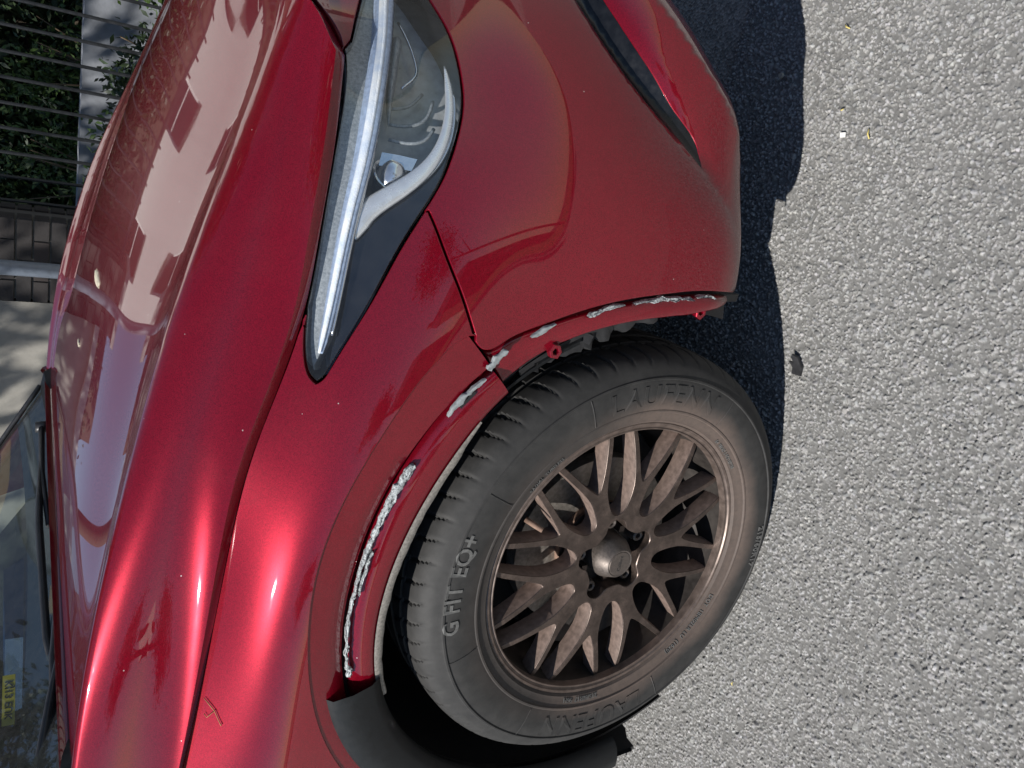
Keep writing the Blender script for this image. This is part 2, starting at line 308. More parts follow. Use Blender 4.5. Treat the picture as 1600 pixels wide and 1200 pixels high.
LOOPS = {
    'lamp_low': [(1.5765,0.6497),(1.5777,0.6481),(1.5788,0.6465),(1.5801,0.6451),(1.5814,0.6437),(1.5829,0.6425),(1.5852,0.641),(1.5878,0.6398),(1.5907,0.6387),(1.5938,0.6377),(1.5972,0.6366),(1.6026,0.6349),(1.6085,0.6329),(1.6147,0.6307),(1.6214,0.6284),(1.6284,0.6259),(1.6378,0.6224),(1.6478,0.6188),(1.6581,0.6152),(1.6687,0.6116),(1.6796,0.6082),(1.6911,0.6049),(1.7027,0.6017),(1.7142,0.5985),(1.7254,0.5954),(1.7363,0.5922),(1.7457,0.5891),(1.7548,0.586),(1.7637,0.5827),(1.7725,0.5792),(1.7814,0.5756),(1.7903,0.5717),(1.7994,0.5677),(1.8087,0.5638),(1.8182,0.5599),(1.8279,0.5563),(1.8376,0.5531),(1.8475,0.5503),(1.8576,0.5477),(1.8677,0.5453),(1.8777,0.5431),(1.8862,0.5412),(1.8945,0.5395),(1.9026,0.5379),(1.9105,0.5364),(1.9182,0.5351),(1.9253,0.5341),(1.9322,0.5332),(1.9392,0.5326),(1.9463,0.5321),(1.9537,0.5318),(1.9629,0.5317),(1.9724,0.5318),(1.9821,0.5321),(1.9918,0.5325),(2.0014,0.5332),(2.0099,0.534),(2.0182,0.535),(2.0262,0.5363),(2.0341,0.5379),(2.0418,0.5397),(2.0493,0.5419),(2.0568,0.5443),(2.0644,0.5468),(2.0721,0.5494),(2.0801,0.5519),(2.0888,0.5544),(2.0977,0.5568),(2.1068,0.5592),(2.1157,0.5618),(2.1244,0.5646),(2.132,0.5674),(2.1391,0.5706),(2.1455,0.5741),(2.1512,0.5779),(2.1559,0.582),(2.1588,0.5853),(2.1609,0.5888),(2.1618,0.5923),(2.1613,0.5959),(2.1591,0.5996),(2.154,0.6039),(2.1468,0.6082),(2.1381,0.6123),(2.1286,0.6164),(2.1189,0.6204),(2.1076,0.6252),(2.0964,0.6299),(2.0852,0.6347),(2.0735,0.6396),(2.0609,0.6449),(2.0433,0.6523),(2.0234,0.6611),(2.0008,0.6716),(1.9759,0.6835),(1.9525,0.6939)],
    'lamp_tip': [(1.6483,0.699),(1.6427,0.6978),(1.6371,0.6964),(1.6315,0.6948),(1.6258,0.6929),(1.6201,0.6906),(1.6146,0.688),(1.6091,0.6851),(1.6039,0.682),(1.5989,0.6787),(1.5943,0.6754),(1.5912,0.6728),(1.5883,0.6702),(1.5858,0.6676),(1.5836,0.6649),(1.5817,0.662),(1.5804,0.6597),(1.5793,0.6572),(1.5783,0.6547),(1.5774,0.6522),(1.5765,0.6497)],
    'seam': [(1.7945,0.569),(1.7912,0.5666),(1.7879,0.5642),(1.7844,0.5618),(1.7807,0.5593),(1.7766,0.5567),(1.7705,0.5529),(1.7638,0.5489),(1.7568,0.5448),(1.7496,0.5404),(1.7424,0.536),(1.7357,0.5316),(1.7291,0.5272),(1.7225,0.5228),(1.716,0.5184),(1.7094,0.514),(1.7031,0.51),(1.6967,0.506),(1.6903,0.5021),(1.684,0.4984),(1.6779,0.4947),(1.6729,0.4917),(1.6681,0.4888),(1.6633,0.4859),(1.6586,0.483),(1.6539,0.4802)],
    'slash_edge': [(2.1649,0.3183),(2.1541,0.3186),(2.1438,0.3183),(2.1338,0.3176),(2.1236,0.3163),(2.1131,0.3146),(2.0969,0.311),(2.0803,0.3062),(2.0639,0.3003),(2.048,0.2935),(2.0332,0.286),(2.0202,0.2783),(2.0083,0.2703),(1.9972,0.2619),(1.9866,0.253),(1.9763,0.2437),(1.9662,0.234),(1.9562,0.224),(1.9461,0.214),(1.9362,0.2039),(1.9263,0.1942),(1.9179,0.1858),(1.9097,0.1777),(1.9018,0.1695),(1.894,0.1611),(1.8865,0.1524)],
    'slash_hole': [(2.1529,0.3185),(2.1418,0.3174),(2.1316,0.3159),(2.1223,0.3141),(2.1138,0.3123),(2.1065,0.3105),(2.0994,0.3088),(2.0923,0.3069),(2.0849,0.3047),(2.0736,0.3011),(2.0615,0.2966),(2.049,0.2913),(2.0363,0.285),(2.0212,0.2763),(2.0065,0.2664),(1.9922,0.2553),(1.9782,0.2431),(1.9649,0.2304),(1.952,0.2174),(1.9397,0.2049),(1.9283,0.1935),(1.9214,0.1868),(1.9151,0.1808),(1.9094,0.1755),(1.9043,0.1709),(1.9022,0.169),(1.9005,0.1673),(1.8996,0.1658),(1.8996,0.1646),(1.9018,0.1633),(1.9059,0.1625),(1.9112,0.1622),(1.917,0.1624),(1.9249,0.1637),(1.9322,0.1662),(1.939,0.1698),(1.9455,0.1743),(1.9529,0.1806),(1.9601,0.1877),(1.9674,0.1952),(1.975,0.2028),(1.9839,0.211),(1.9932,0.2189),(2.0028,0.2264),(2.0123,0.2336),(2.0213,0.2401),(2.0301,0.2462),(2.0392,0.2519),(2.0484,0.2572),(2.0576,0.2618),(2.0669,0.2661),(2.0764,0.2699),(2.0859,0.2734),(2.0944,0.2762),(2.103,0.2787),(2.1119,0.2807),(2.1215,0.2822),(2.1323,0.2828),(2.1445,0.2825),(2.1585,0.2809),(2.175,0.2777)],
    'bar': [(1.6092,0.6607),(1.6162,0.6613),(1.6231,0.6618),(1.63,0.6623),(1.6368,0.6627),(1.6436,0.663),(1.6508,0.6634),(1.6581,0.6637),(1.6658,0.6639),(1.6741,0.6642),(1.6833,0.6644),(1.6984,0.6645),(1.7151,0.6645),(1.7327,0.6642),(1.7504,0.6636),(1.7675,0.6628),(1.7812,0.6619),(1.7941,0.6608),(1.8066,0.6597),(1.8191,0.6586),(1.8318,0.6576),(1.8463,0.6568),(1.8614,0.656),(1.8773,0.6551),(1.8938,0.6538),(1.911,0.6518),(1.9282,0.6489),(1.9462,0.6449),(1.9648,0.6399),(1.9831,0.6345),(2.0006,0.6293),(2.0142,0.6255),(2.0272,0.6221),(2.0398,0.6189),(2.0522,0.6159),(2.0643,0.613),(2.0748,0.6105),(2.0852,0.608),(2.0958,0.6055),(2.1064,0.6029),(2.1174,0.6003)],
    'hook': [(1.9927,0.5482),(1.9862,0.5479),(1.9798,0.5475),(1.9733,0.5472),(1.9667,0.547),(1.9599,0.547),(1.9524,0.5471),(1.9446,0.5475),(1.9366,0.548),(1.9284,0.5488),(1.9201,0.5498),(1.9116,0.5511),(1.9032,0.5526),(1.8949,0.5544),(1.8868,0.5565),(1.8789,0.5589),(1.8717,0.5615),(1.8647,0.5644),(1.858,0.5676),(1.8516,0.571),(1.8455,0.5748),(1.8396,0.5788),(1.834,0.583),(1.8287,0.5874),(1.8236,0.5919),(1.8188,0.5965),(1.8145,0.6008),(1.8103,0.6052),(1.8062,0.6097),(1.8022,0.6142),(1.7981,0.6188),(1.7941,0.6233),(1.79,0.6278),(1.7858,0.6322),(1.7817,0.6362),(1.7776,0.6399),(1.7742,0.6425),(1.771,0.6448),(1.7678,0.6469),(1.7646,0.6488),(1.7615,0.6507),(1.7588,0.6524),(1.756,0.6542),(1.7534,0.656),(1.7507,0.6579),(1.7481,0.6598)],
    'plate': [(1.8582,0.631),(1.8609,0.6076),(1.8612,0.5855),(1.8435,0.5914),(1.8421,0.6117),(1.8403,0.6334),(1.8582,0.631)],
    'rib1': [(1.88,0.6232),(1.8803,0.6173),(1.8808,0.6115),(1.8814,0.6057),(1.8823,0.5999),(1.8837,0.594),(1.8857,0.5882),(1.8885,0.5829),(1.8921,0.5782),(1.8964,0.5744),(1.9013,0.5713),(1.9068,0.5685),(1.9125,0.5659)],
    'rib2': [(1.9058,0.6215),(1.9069,0.6153),(1.9081,0.6091),(1.9097,0.6031),(1.9118,0.597),(1.9146,0.5909),(1.9183,0.585),(1.9228,0.5797),(1.9281,0.5751),(1.9345,0.5713),(1.9415,0.5684),(1.9491,0.5659),(1.9568,0.5636)],
    'rib3': [(1.933,0.618),(1.9356,0.6114),(1.9383,0.605),(1.9414,0.5991),(1.9452,0.5936),(1.9498,0.5886),(1.9552,0.584),(1.9611,0.5796),(1.9672,0.5753)],
    'fin': [(2.0293,0.6001),(2.0171,0.6034),(2.0048,0.6068),(1.992,0.6101),(1.9784,0.6134),(1.9593,0.6175),(1.9391,0.6208),(1.9185,0.6229),(1.8982,0.6238)],
    'arc': [(2.0695,0.5896),(2.0614,0.5878),(2.0534,0.5859),(2.0451,0.5842),(2.0365,0.5826),(2.0271,0.5812),(2.0177,0.5802),(2.0089,0.5795),(2.0009,0.5794),(1.9966,0.5796),(1.9926,0.5803),(1.9888,0.5815),(1.9851,0.5835),(1.9802,0.587),(1.9751,0.5916),(1.9698,0.5969),(1.9643,0.6026)],
    'divider': [(2.1175,0.5995),(2.0855,0.6049),(2.056,0.61),(2.0288,0.6152),(2.0032,0.621),(1.9803,0.6269),(1.9578,0.6329),(1.9358,0.6384),(1.9148,0.6427),(1.8944,0.6458),(1.8752,0.6479),(1.8573,0.6495),(1.8409,0.6509),(1.8286,0.6521),(1.8171,0.6532),(1.806,0.6542),(1.7949,0.655),(1.7823,0.6555),(1.7692,0.6557),(1.7556,0.6559),(1.7414,0.656),(1.7252,0.6564),(1.7089,0.6569),(1.6928,0.6572),(1.6774,0.6571),(1.665,0.6567),(1.6532,0.656),(1.6418,0.655),(1.6305,0.6537)],
    'crease': [(1.6604,0.4924),(1.6517,0.5033),(1.6408,0.5118),(1.6275,0.5169),(1.6151,0.5229),(1.6021,0.5278),(1.5887,0.5319),(1.575,0.5353),(1.5612,0.5384),(1.5473,0.5413),(1.5334,0.5441),(1.5193,0.5468),(1.5052,0.5496),(1.491,0.5523),(1.4768,0.5551),(1.4624,0.5579),(1.4478,0.5605),(1.4331,0.5627),(1.4183,0.5647),(1.4033,0.5663),(1.3883,0.5675),(1.3731,0.5682),(1.3578,0.5684),(1.3425,0.5682),(1.3272,0.5676),(1.3119,0.5666),(1.2966,0.5652),(1.2813,0.5636),(1.2661,0.5618),(1.2509,0.5597),(1.2357,0.5574),(1.2206,0.5549),(1.2056,0.5522),(1.1906,0.5492),(1.1758,0.546),(1.1609,0.5426),(1.1462,0.5389),(1.1316,0.5349),(1.1171,0.5307),(1.1028,0.5262),(1.0887,0.5214),(1.0747,0.5164),(1.0609,0.511),(1.0473,0.5054),(1.034,0.4995),(1.0209,0.4934),(1.008,0.4869),(0.9954,0.4801),(0.9832,0.473),(0.9712,0.4656),(0.9595,0.4578),(0.9482,0.4497),(0.9373,0.4412),(0.9267,0.4323),(0.9165,0.4231),(0.9068,0.4135),(0.8974,0.4035),(0.8884,0.3933),(0.8798,0.3827),(0.8716,0.3718),(0.8639,0.3607),(0.8567,0.3492),(0.8499,0.3375),(0.8436,0.3254),(0.8377,0.313),(0.8323,0.3002),(0.8273,0.2871),(0.8228,0.2735),(0.8188,0.2596),(0.8152,0.2454),(0.8122,0.2311),(0.8096,0.2167),(0.8075,0.2023),(0.8059,0.1881),(0.8048,0.1741),(0.8042,0.1604),(0.8041,0.147),(0.8045,0.1337),(0.8053,0.1203),(0.8066,0.1067),(0.8084,0.0925),(0.8106,0.0775),(0.8133,0.0612),(0.8164,0.0433),(0.8199,0.024),(0.8239,0.0039),(0.8284,0),(0.8333,0),(0.8387,0),(0.8445,0)],
    'bedge': [(1.6539,0.4802),(1.6521,0.4782),(1.6503,0.4763),(1.6487,0.4743),(1.6473,0.4723),(1.6462,0.4703),(1.6456,0.4682),(1.6454,0.466),(1.6456,0.4638),(1.6462,0.4616),(1.6472,0.4594),(1.6484,0.4572),(1.6499,0.4552),(1.6519,0.4526),(1.6542,0.4501),(1.6565,0.4476),(1.659,0.4448),(1.6615,0.4418),(1.664,0.4384),(1.6673,0.4332),(1.6706,0.4271),(1.6738,0.4205),(1.677,0.4135),(1.6802,0.4064),(1.6833,0.3992),(1.6863,0.3923),(1.6893,0.3854),(1.6924,0.3785),(1.6954,0.3715),(1.6985,0.3642),(1.7017,0.3565),(1.7056,0.3465),(1.7096,0.3358),(1.7137,0.3244),(1.7177,0.3126),(1.7216,0.3003),(1.7253,0.2877),(1.7288,0.275),(1.732,0.2622),(1.7349,0.2494),(1.7376,0.2367),(1.7401,0.2242),(1.7423,0.212),(1.744,0.2025),(1.7456,0.1932),(1.7469,0.184),(1.7481,0.1749),(1.749,0.1657),(1.7497,0.1563),(1.7501,0.1468),(1.7503,0.1367),(1.7502,0.1258),(1.75,0.1135),(1.7496,0.0985),(1.7483,0.0399)],
}
LP={k:np.array(v,float) for k,v in LOOPS.items()}
HT=float(A.h[-1]); SE=float(A.s[-1])
def pip(pts,poly):
    x,y=pts[:,0],pts[:,1]; c=np.zeros(len(pts),bool); n=len(poly)
    for i in range(n):
        x0,y0=poly[i]; x1,y1=poly[i-1]
        if y0==y1: continue
        k=((y0>y)!=(y1>y))&(x<(x1-x0)*(y-y0)/(y1-y0)+x0); c^=k
    return c
def bdist(pts,poly):
    d=np.full(len(pts),9.); a=np.asarray(poly); b=np.roll(a,-1,0)
    for p0,p1 in zip(a,b):
        e=p1-p0; l=(e@e)+1e-12; t=np.clip(((pts-p0)@e)/l,0,1); q=p0+t[:,None]*e; d=np.minimum(d,np.hypot(*(pts-q).T))
    return d
def shrink(loop,g):
    """offset a closed loop inwards by g"""
    a=np.asarray(loop,float); t=np.roll(a,-1,0)-np.roll(a,1,0); t/=np.maximum(np.hypot(*t.T),1e-9)[:,None]
    area=.5*np.sum(a[:,0]*np.roll(a[:,1],-1)-np.roll(a[:,0],-1)*a[:,1]); n=np.stack([-t[:,1],t[:,0]],1)*(1 if area>0 else -1)
    return a+n*(g[:,None] if hasattr(g,'__len__') else g)
def dedupe(loop,eps=.0012):
    o=[loop[0]]
    for p_ in loop[1:]:
        if np.hypot(*(p_-o[-1]))>eps: o.append(p_)
    if np.hypot(*(o[-1]-o[0]))<eps: o.pop()
    return np.array(o)
def panel(name,S,loop,mat,parent,spacing=.011,depth=.014,rim=.0013,mirror=False,holes=(),disp=None,both=False,off=0.,gap=0.):
    loop=dedupe(shrink(loop,gap) if (hasattr(gap,'__len__') or gap) else np.asarray(loop,float)); holes=[dedupe(np.asarray(h,float)) for h in holes]
    lo=loop.min(0); hi=loop.max(0)
    g=np.stack(np.meshgrid(np.arange(lo[0],hi[0],spacing),np.arange(lo[1],hi[1],spacing)),-1).reshape(-1,2); g[:,0]+=(np.floor(g[:,1]/spacing)%2)*spacing*.5
    g=g[pip(g,loop)]; g=g[bdist(g,loop)>spacing*.5]
    for h in holes: g=g[~pip(g,h)]; g=g[bdist(g,h)>spacing*.5]
    pts=[loop]+holes; E=[];k=0
    for q in pts:
        n=len(q); E+=[(k+i,k+(i+1)%n) for i in range(n)]; k+=n
    allp=np.concatenate(pts+[g]); r=delaunay_2d_cdt([Vector((float(a),float(b))) for a,b in allp],E,[],1 if not holes else 0,1e-6)
    P2=np.array([tuple(v) for v in r[0]]); F=[tuple(f) for f in r[2]]
    cen=np.array([P2[list(f)].mean(0) for f in F]); keep=pip(cen,loop)
    for h in holes: keep&=~pip(cen,h)
    F=[f for f,k_ in zip(F,keep) if k_]
    def place(P2):
        P,N=S.evn(P2[:,0],P2[:,1])
        if S is B: N=-N
        return P,N
    P,N=place(P2); 
    if N[:,1].mean()>0 and S is A: N=-N
    if disp is not None:
        e=.002; d0=disp(P2); P=P+N*d0[:,None]
        def pd(q): p_,n_=place(q); n_= -n_ if (n_[:,1].mean()>0 and S is A) else n_; return p_+n_*disp(q)[:,None]
        du=pd(P2+[e,0])-pd(P2-[e,0]); dv=pd(P2+[0,e])-pd(P2-[0,e]); n2=np.cross(du,dv); n2/=np.maximum(np.linalg.norm(n2,axis=1,keepdims=True),1e-9); N=n2*np.sign((n2*N).sum(1))[:,None]
    if off: P=P+N*off
    # orient
    f0=F[len(F)//2]; fn=np.cross(P[f0[1]]-P[f0[0]],P[f0[2]]-P[f0[0]])
    if fn@N[f0[0]]<0: F=[f[::-1] for f in F]
    # rounded, folded edge
    cnt={}
    for f in F:
        for i in range(len(f)):
            a,b=f[i],f[(i+1)%len(f)]; cnt[(a,b)]=cnt.get((a,b),0)+1
    be=[(a,b) for (a,b) in cnt if (b,a) not in cnt]
    if both: be=[(a,b) for a,b in be if not (abs(P[a][1])<1e-4 and abs(P[b][1])<1e-4)]
    out={}
    for a,b in be:
        t=P[b]-P[a]
        for v in (a,b): out[v]=out.get(v,np.zeros(3))+np.cross(t,N[v])
    V=list(P); NN=list(N); r1={};r2={}
    for v,d in out.items():
        d=d/max(np.linalg.norm(d),1e-9); r1[v]=len(V); V.append(P[v]+d*rim-N[v]*rim); NN.append((d+N[v]*.3)/np.linalg.norm(d+N[v]*.3)); r2[v]=len(V); V.append(P[v]+d*rim*.9-N[v]*depth); NN.append(d)
    for a,b in be: F.append((b,a,r1[a],r1[b])); F.append((r1[b],r1[a],r2[a],r2[b]))
    V=np.array(V); NN=np.array(NN)
    if both or mirror:
        m=np.array([1,-1,1])
        if mirror: V=V*m; NN=NN*m; F=[f[::-1] for f in F]
        else:
            k=len(V); F=F+[tuple(i+k for i in f[::-1]) for f in F]; V=np.concatenate([V,V*m]); NN=np.concatenate([NN,NN*m])
    return obj(name,V,F,mat,parent,True,NN)
def onA(sh,inset=0.):
    sh=np.asarray(sh,float); P,N=A.evn(sh[:,0],sh[:,1])
    if N[:,1].mean()>0: N=-N
    return P-N*inset,N
# ================================================================== the car
CAR=tag(empty('car',(0,0,0)),'glossy dark red car with torn front wheel arch edge and bronze wheels','car')
top=lambda s0,s1,n: np.stack([np.linspace(s0,s1,n),np.full(n,HT)],1)
# bonnet
Bs,Bh=float(B.s[-1]),float(B.h[-1]); n=60
bl=np.concatenate([np.stack([np.linspace(0,Bs,n),np.zeros(n)],1)[:-1],np.stack([np.full(n,Bs),np.linspace(0,Bh,n)],1)[:-1],np.stack([np.linspace(Bs,0,n),np.full(n,Bh)],1)[:-1],np.stack([np.zeros(n),np.linspace(Bh,0,n)],1)[:-1]])
bl[:,1]=np.maximum(bl[:,1],.0008)
bl[:,0]=np.clip(bl[:,0],.001,Bs-.002)
cr=(bl[:,0]<.05)&(bl[:,1]<.05)            # rounded rear corner
bl[cr]=np.maximum(bl[cr],0); 
bonnet=panel('bonnet',B,bl,'paint',CAR,.010,both=True)
# fender
lamp=np.concatenate([LP['lamp_tip'],LP['lamp_low'][1:]])
i_low=int(np.argmin(np.hypot(*(LP['lamp_low']-LP['seam'][0]).T)))
s_tip=LP['lamp_tip'][0][0]; s_front=LP['lamp_low'][-1][0]
rear=.885
fl=np.concatenate([top(rear,s_tip,60),LP['lamp_tip'][1:],LP['lamp_low'][1:i_low+1],LP['seam'][1:-1],LP['crease'],[(rear-.06,.10),(rear,.30),(rear,.5)]])
nf=60+len(LP['lamp_tip'])-1+i_low+len(LP['seam'])-2; fg=np.where(np.arange(len(fl))<nf,.0030,-.0008); fg[:58]=.0007
for mir in (False,True): panel('fender',A,fl,'paint',CAR,.010,mirror=mir,gap=fg)
# bumper, one piece across the nose
sl_=LP['slash_edge']; sl_=np.concatenate([sl_,[sl_[-1]+(sl_[-1]-sl_[-4])*6]])
def sdist(q):
    a=sl_; d=np.full(len(q),9.); sg=np.zeros(len(q))
    for p0,p1 in zip(a[:-1],a[1:]):
        e=p1-p0; l=e@e; t=np.clip(((q-p0)@e)/l,0,1); w=q-(p0+t[:,None]*e); dd=np.hypot(*w.T); cr_=e[0]*w[:,1]-e[1]*w[:,0]
        k=dd<d; d[k]=dd[k]; sg[k]=np.sign(cr_[k])
    return d*sg
_side=-1 if sdist(np.array([[LP['slash_edge'][10][0],.15]]))[0]<0 else 1
def lipdisp(q):
    d=sdist(q)*_side; s=q[:,0]; s0=LP['slash_edge'][-1][0]
    fade=np.clip((s-s0+.09)/.22,0,1); fade=fade*fade*(3-2*fade)
    fn_=np.clip((s-s0+.01)/.14,0,1); fn_=fn_*fn_*(3-2*fn_)
    st=np.clip((d-.004)/.012,0,1); st=st*st*(3-2*st)
    grow=np.clip((d-.004)/.075,0,1)
    low=np.clip((q[:,1]-.02)/.09,0,1)
    notch=-.016*np.exp(-(np.clip(d,-1,1)-.014)**2/(2*.009**2))
    return fade*.050*grow*low+fn_*notch
bloop=np.concatenate([top(SE,s_front,40),LP['lamp_low'][::-1][1:len(LP['lamp_low'])-i_low],LP['seam'][1:-1],LP['bedge'],np.stack([np.linspace(LP['bedge'][-1][0],SE,50),np.zeros(50)],1),[(SE,.35)]])
nb1=40+len(LP['lamp_low'])-i_low-1+len(LP['seam'])-2; bg_=np.where(np.arange(len(bloop))<nb1,.0022,0.); bg_[:2]=0
BUMP=panel('front_bumper',A,bloop,'paint',CAR,.009,both=True,disp=lipdisp,gap=bg_,holes=[shrink(LP['slash_hole'],.0035)],depth=.02)
# black blade set in the slot low on the bumper
hl=LP['slash_hole']; panel('bumper_blade',A,hl,'blade_black',CAR,.008,depth=.02,rim=.002,off=-.001,disp=lambda q:lipdisp(q)*.85)
panel('bumper_blade',A,hl,'blade_black',CAR,.008,depth=.02,rim=.002,off=-.004,mirror=True,disp=lambda q:lipdisp(q)*.6)
# front doors
dl=np.array([(.02,.14),(.02,HT-.01),(.86,HT-.01),(.875,.5),(.86,.3),(.76,.12)]); dl=np.concatenate([np.linspace(dl[i],dl[(i+1)%6],20,endpoint=False) for i in range(6)])
for mir in (False,True): panel('door',A,dl,'paint',CAR,.02,mirror=mir)
# ------------------------------------------------------------------ wheel arch edge (cladding torn away)
WC=np.array([0,.338])
def ring(th,r,y):
    t=np.radians(th); r=np.broadcast_to(r,t.shape); y=np.broadcast_to(y,t.shape); return np.stack([r*np.cos(t),y,WC[1]+r*np.sin(t)],1)
c0,_=onA(LP['crease']); th=np.degrees(np.arctan2(c0[:,2]-WC[1],c0[:,0])); th=np.where(th<-90,th+360,th); rc=np.hypot(c0[:,0],c0[:,2]-WC[1])
# red lip runs as far as the rear end of the torn strip, then the black trim begins
def sm(y,k=9):
    q=np.pad(y,(k//2,k//2),'edge'); return np.convolve(q,np.ones(k)/k,'valid')
rs=np.interp(th,[44,47,55,65,72,84,97,105,113.5,125,205],[.4405,.441,.442,.441,.440,.4375,.4385,.441,.444,.446,.446])
rl=sm(np.interp(th,[44,48,54.6,63.4,72.6,84.7,95,103.4,112.8,125,205],[.398,.3955,.3925,.388,.387,.3895,.394,.398,.402,.405,.405]))
yl=np.interp(th,[44,60,200],[-.885,-.888,-.888])
fe=[c0+np.array([0,.0022,0]),ring(th,rc-.005,c0[:,1]+.0026),ring(th,(rc+rs)/2,c0[:,1]*.45+.55*(yl+.0045)),ring(th,rs+.004,yl+.006),ring(th,rs+.0018,yl+.0085),ring(th,rs+.001,yl+.018)]
fe2=[ring(th,rs-.004,yl+.018),ring(th,rs-.006,yl+.009),ring(th,rs-.009,yl+.006),ring(th,rs*.55+rl*.45,yl+.0005),ring(th,rl+.012,yl-.0015),ring(th,rl+.004,yl+.0005),ring(th,rl,yl+.004),ring(th,rl+.002,yl+.03)]
k=int(np.argmin(np.abs(th-116)))
for mir in (1,-1):
    mm=np.array([1,mir,1])
    loft('arch_band',[c*mm for c in fe],'paint',CAR,True,50,flip=mir>0)
    loft('arch_lip',[c[:k]*mm for c in fe2],'paint',CAR,True,50,flip=mir>0)
    loft('arch_gap',[fe[-1]*mm,ring(th,rs-.002,yl+.019)*mm,fe2[0]*mm],'dark_inside',CAR,flip=mir>0)
# sealed metal edge under the lip
k0=int(np.argmin(np.abs(th-51)))
rj=rl+RNG.normal(0,.0006,len(rl))
wj=np.clip((th-50)/9,0.15,1)*.0085
ES=[ring(th,rl+.0035,yl-.0008)[k0:k],ring(th,rj+.0015,yl-.0016)[k0:k],ring(th,rj-wj+.002,yl-.001)[k0:k],ring(th,rj-wj,yl+.002)[k0:k],ring(th,rj-wj,yl+.02)[k0:k]]
loft('arch_edge_seal',ES,'edge_seal',CAR,True,60,flip=True)
# black trim still fixed behind the break, and its liner
kk=k-4; t2=th[kk:]; y2=-.893
loft('arch_trim',[ring(t2,rs[kk:]+.030,y2+.006),ring(t2,rs[kk:]+.022,y2-.004),ring(t2,rs[kk:]-.004,y2-.008),ring(t2,rl[kk:]+.012,y2-.006),ring(t2,rl[kk:]-.002,y2+.002),ring(t2,rl[kk:]-.004,y2+.012)],'grey_plastic',CAR,True,60,flip=True)
MB().box((-.175,-.892,.716),(-.150,-.872,.728)).build('trim_clip','grey_plastic',CAR)
# bumper side of the arch
b0,_=onA(LP['bedge']); tb=np.degrees(np.arctan2(b0[:,2]-WC[1],b0[:,0])); rb=np.hypot(b0[:,0],b0[:,2]-WC[1])
rbl=np.interp(tb[::-1],[-8,-3,2.6,9.9,18,25,32,37,42.5,48],[.4235,.4145,.407,.4065,.4095,.4115,.4120,.4110,.4085,.398])[::-1]
rb2=np.maximum(rb-.0,rbl+.03)
yb=b0[:,1]
sl=np.interp(tb[::-1],[-8,0,10,20,30,40,48],[.007,.009,.010,.009,.007,.005,.002])[::-1]
be_=[b0+np.array([0,.001,0]),ring(tb,rb-.0025,yb+.002),ring(tb,rb-.0035,yb+.006),ring(tb,rb-.003,yb+.02)]
fl_=[ring(tb,rb-sl-.004,yb+.02),ring(tb,rb-sl-.004,yb+.0095),ring(tb,rb-sl-.007,yb+.0065),ring(tb,(rb-sl)*.5+rbl*.5,yb+.0045),ring(tb,rbl+.003,yb+.0045),ring(tb,rbl,yb+.007),ring(tb,rbl,yb+.03)]
for mir in (1,-1):
    mm=np.array([1,mir,1])
    loft('bumper_edge',[c*mm for c in be_],'paint',CAR,True,50,flip=mir<0)
    loft('bumper_flange',[c*mm for c in fl_],'paint',CAR,True,50,flip=mir<0)
    loft('slot_gap',[be_[-1]*mm,fl_[0]*mm],'dark_inside',CAR,flip=mir<0)
def tabring(x,z,y,a,r=.0105,name='clip_tab'):
    """flat six-sided flange tab with an open clip hole"""
    V=[];F=[];n=6
    for j in range(n):
        t=2*math.pi*j/n+a; ro=r*(1.12 if j%3==0 else 1.0); ri=r*.48
        for rr,dy in ((ri,.007),(ri,-.0008),(ri+.0008,-.0014),(ro-.0010,-.0014),(ro,-.0004),(ro,.007)): V.append((x+rr*math.cos(t),y+dy,z+rr*math.sin(t)))
    for j in range(n):
        for i in range(5): F.append((j*6+i,j*6+i+1,((j+1)%n)*6+i+1,((j+1)%n)*6+i))
    obj(name,V,F,'paint',CAR)
    W_=[(x+r*.52*math.cos(2*math.pi*j/12),y+.006,z+r*.52*math.sin(2*math.pi*j/12)) for j in range(12)]; obj('clip_hole',W_,[tuple(range(12))],'dark_inside',CAR)
tabring(.3430,.5590,-.8822,.5,.0098); tabring(.4105,.333,-.8842,.2,.0098)
# little rectangular clip slot in the fender lip
q=ring(np.array([50.2]),.4335,-.8805)[0]; a=R(50.2+90)
t_=np.array([math.cos(a),0,math.sin(a)]); r_=np.array([math.cos(a-math.pi/2),0,math.sin(a-math.pi/2)])
obj('clip_slot',[q+t_*s1*.013+r_*s2*.0042+np.array([0,dy,0]) for dy in (-.0022,.004) for s1,s2 in ((-1,-1),(1,-1),(1,1),(-1,1))],[(0,1,2,3),(0,4,5,1),(1,5,6,2),(2,6,7,3),(3,7,4,0)],'dark_inside',CAR)
# torn adhesive and foil along the break
def torn(name,tr,w,y,mat='foil',seed=1,amp=.0022):
    """ragged crumpled strip along (theta, radius) points"""
    g=np.random.default_rng(seed); tr=np.array(tr,float); n=max(12,int(abs(tr[-1,0]-tr[0,0])*R(1)*.44/.0032)); u=np.linspace(0,1,n); uu=np.linspace(0,1,len(tr))
    t=np.interp(u,uu,tr[:,0]); r=np.interp(u,uu,tr[:,1])+sm(g.normal(0,.0012,n),3); ww=.66*np.interp(u,np.linspace(0,1,len(w)),w)*sm(g.uniform(.2,1.6,n),3); ww[0]=ww[-1]=.0006
    cols=7; C=[]
    for i in range(cols):
        v=i/(cols-1)-.5; C.append(ring(t,r+v*ww+g.normal(0,.0005,n)*(abs(v)>.4),y-.0012*(1-4*v*v)+sm(g.normal(0,amp*.6,n),5)))
    back=[ring(t,r-.5*ww,y+.004),ring(t,r+.5*ww,y+.004)]
    loft(name,[back[0]]+C+[back[1]],mat,CAR,True,55,flip=True)
YL=-.888
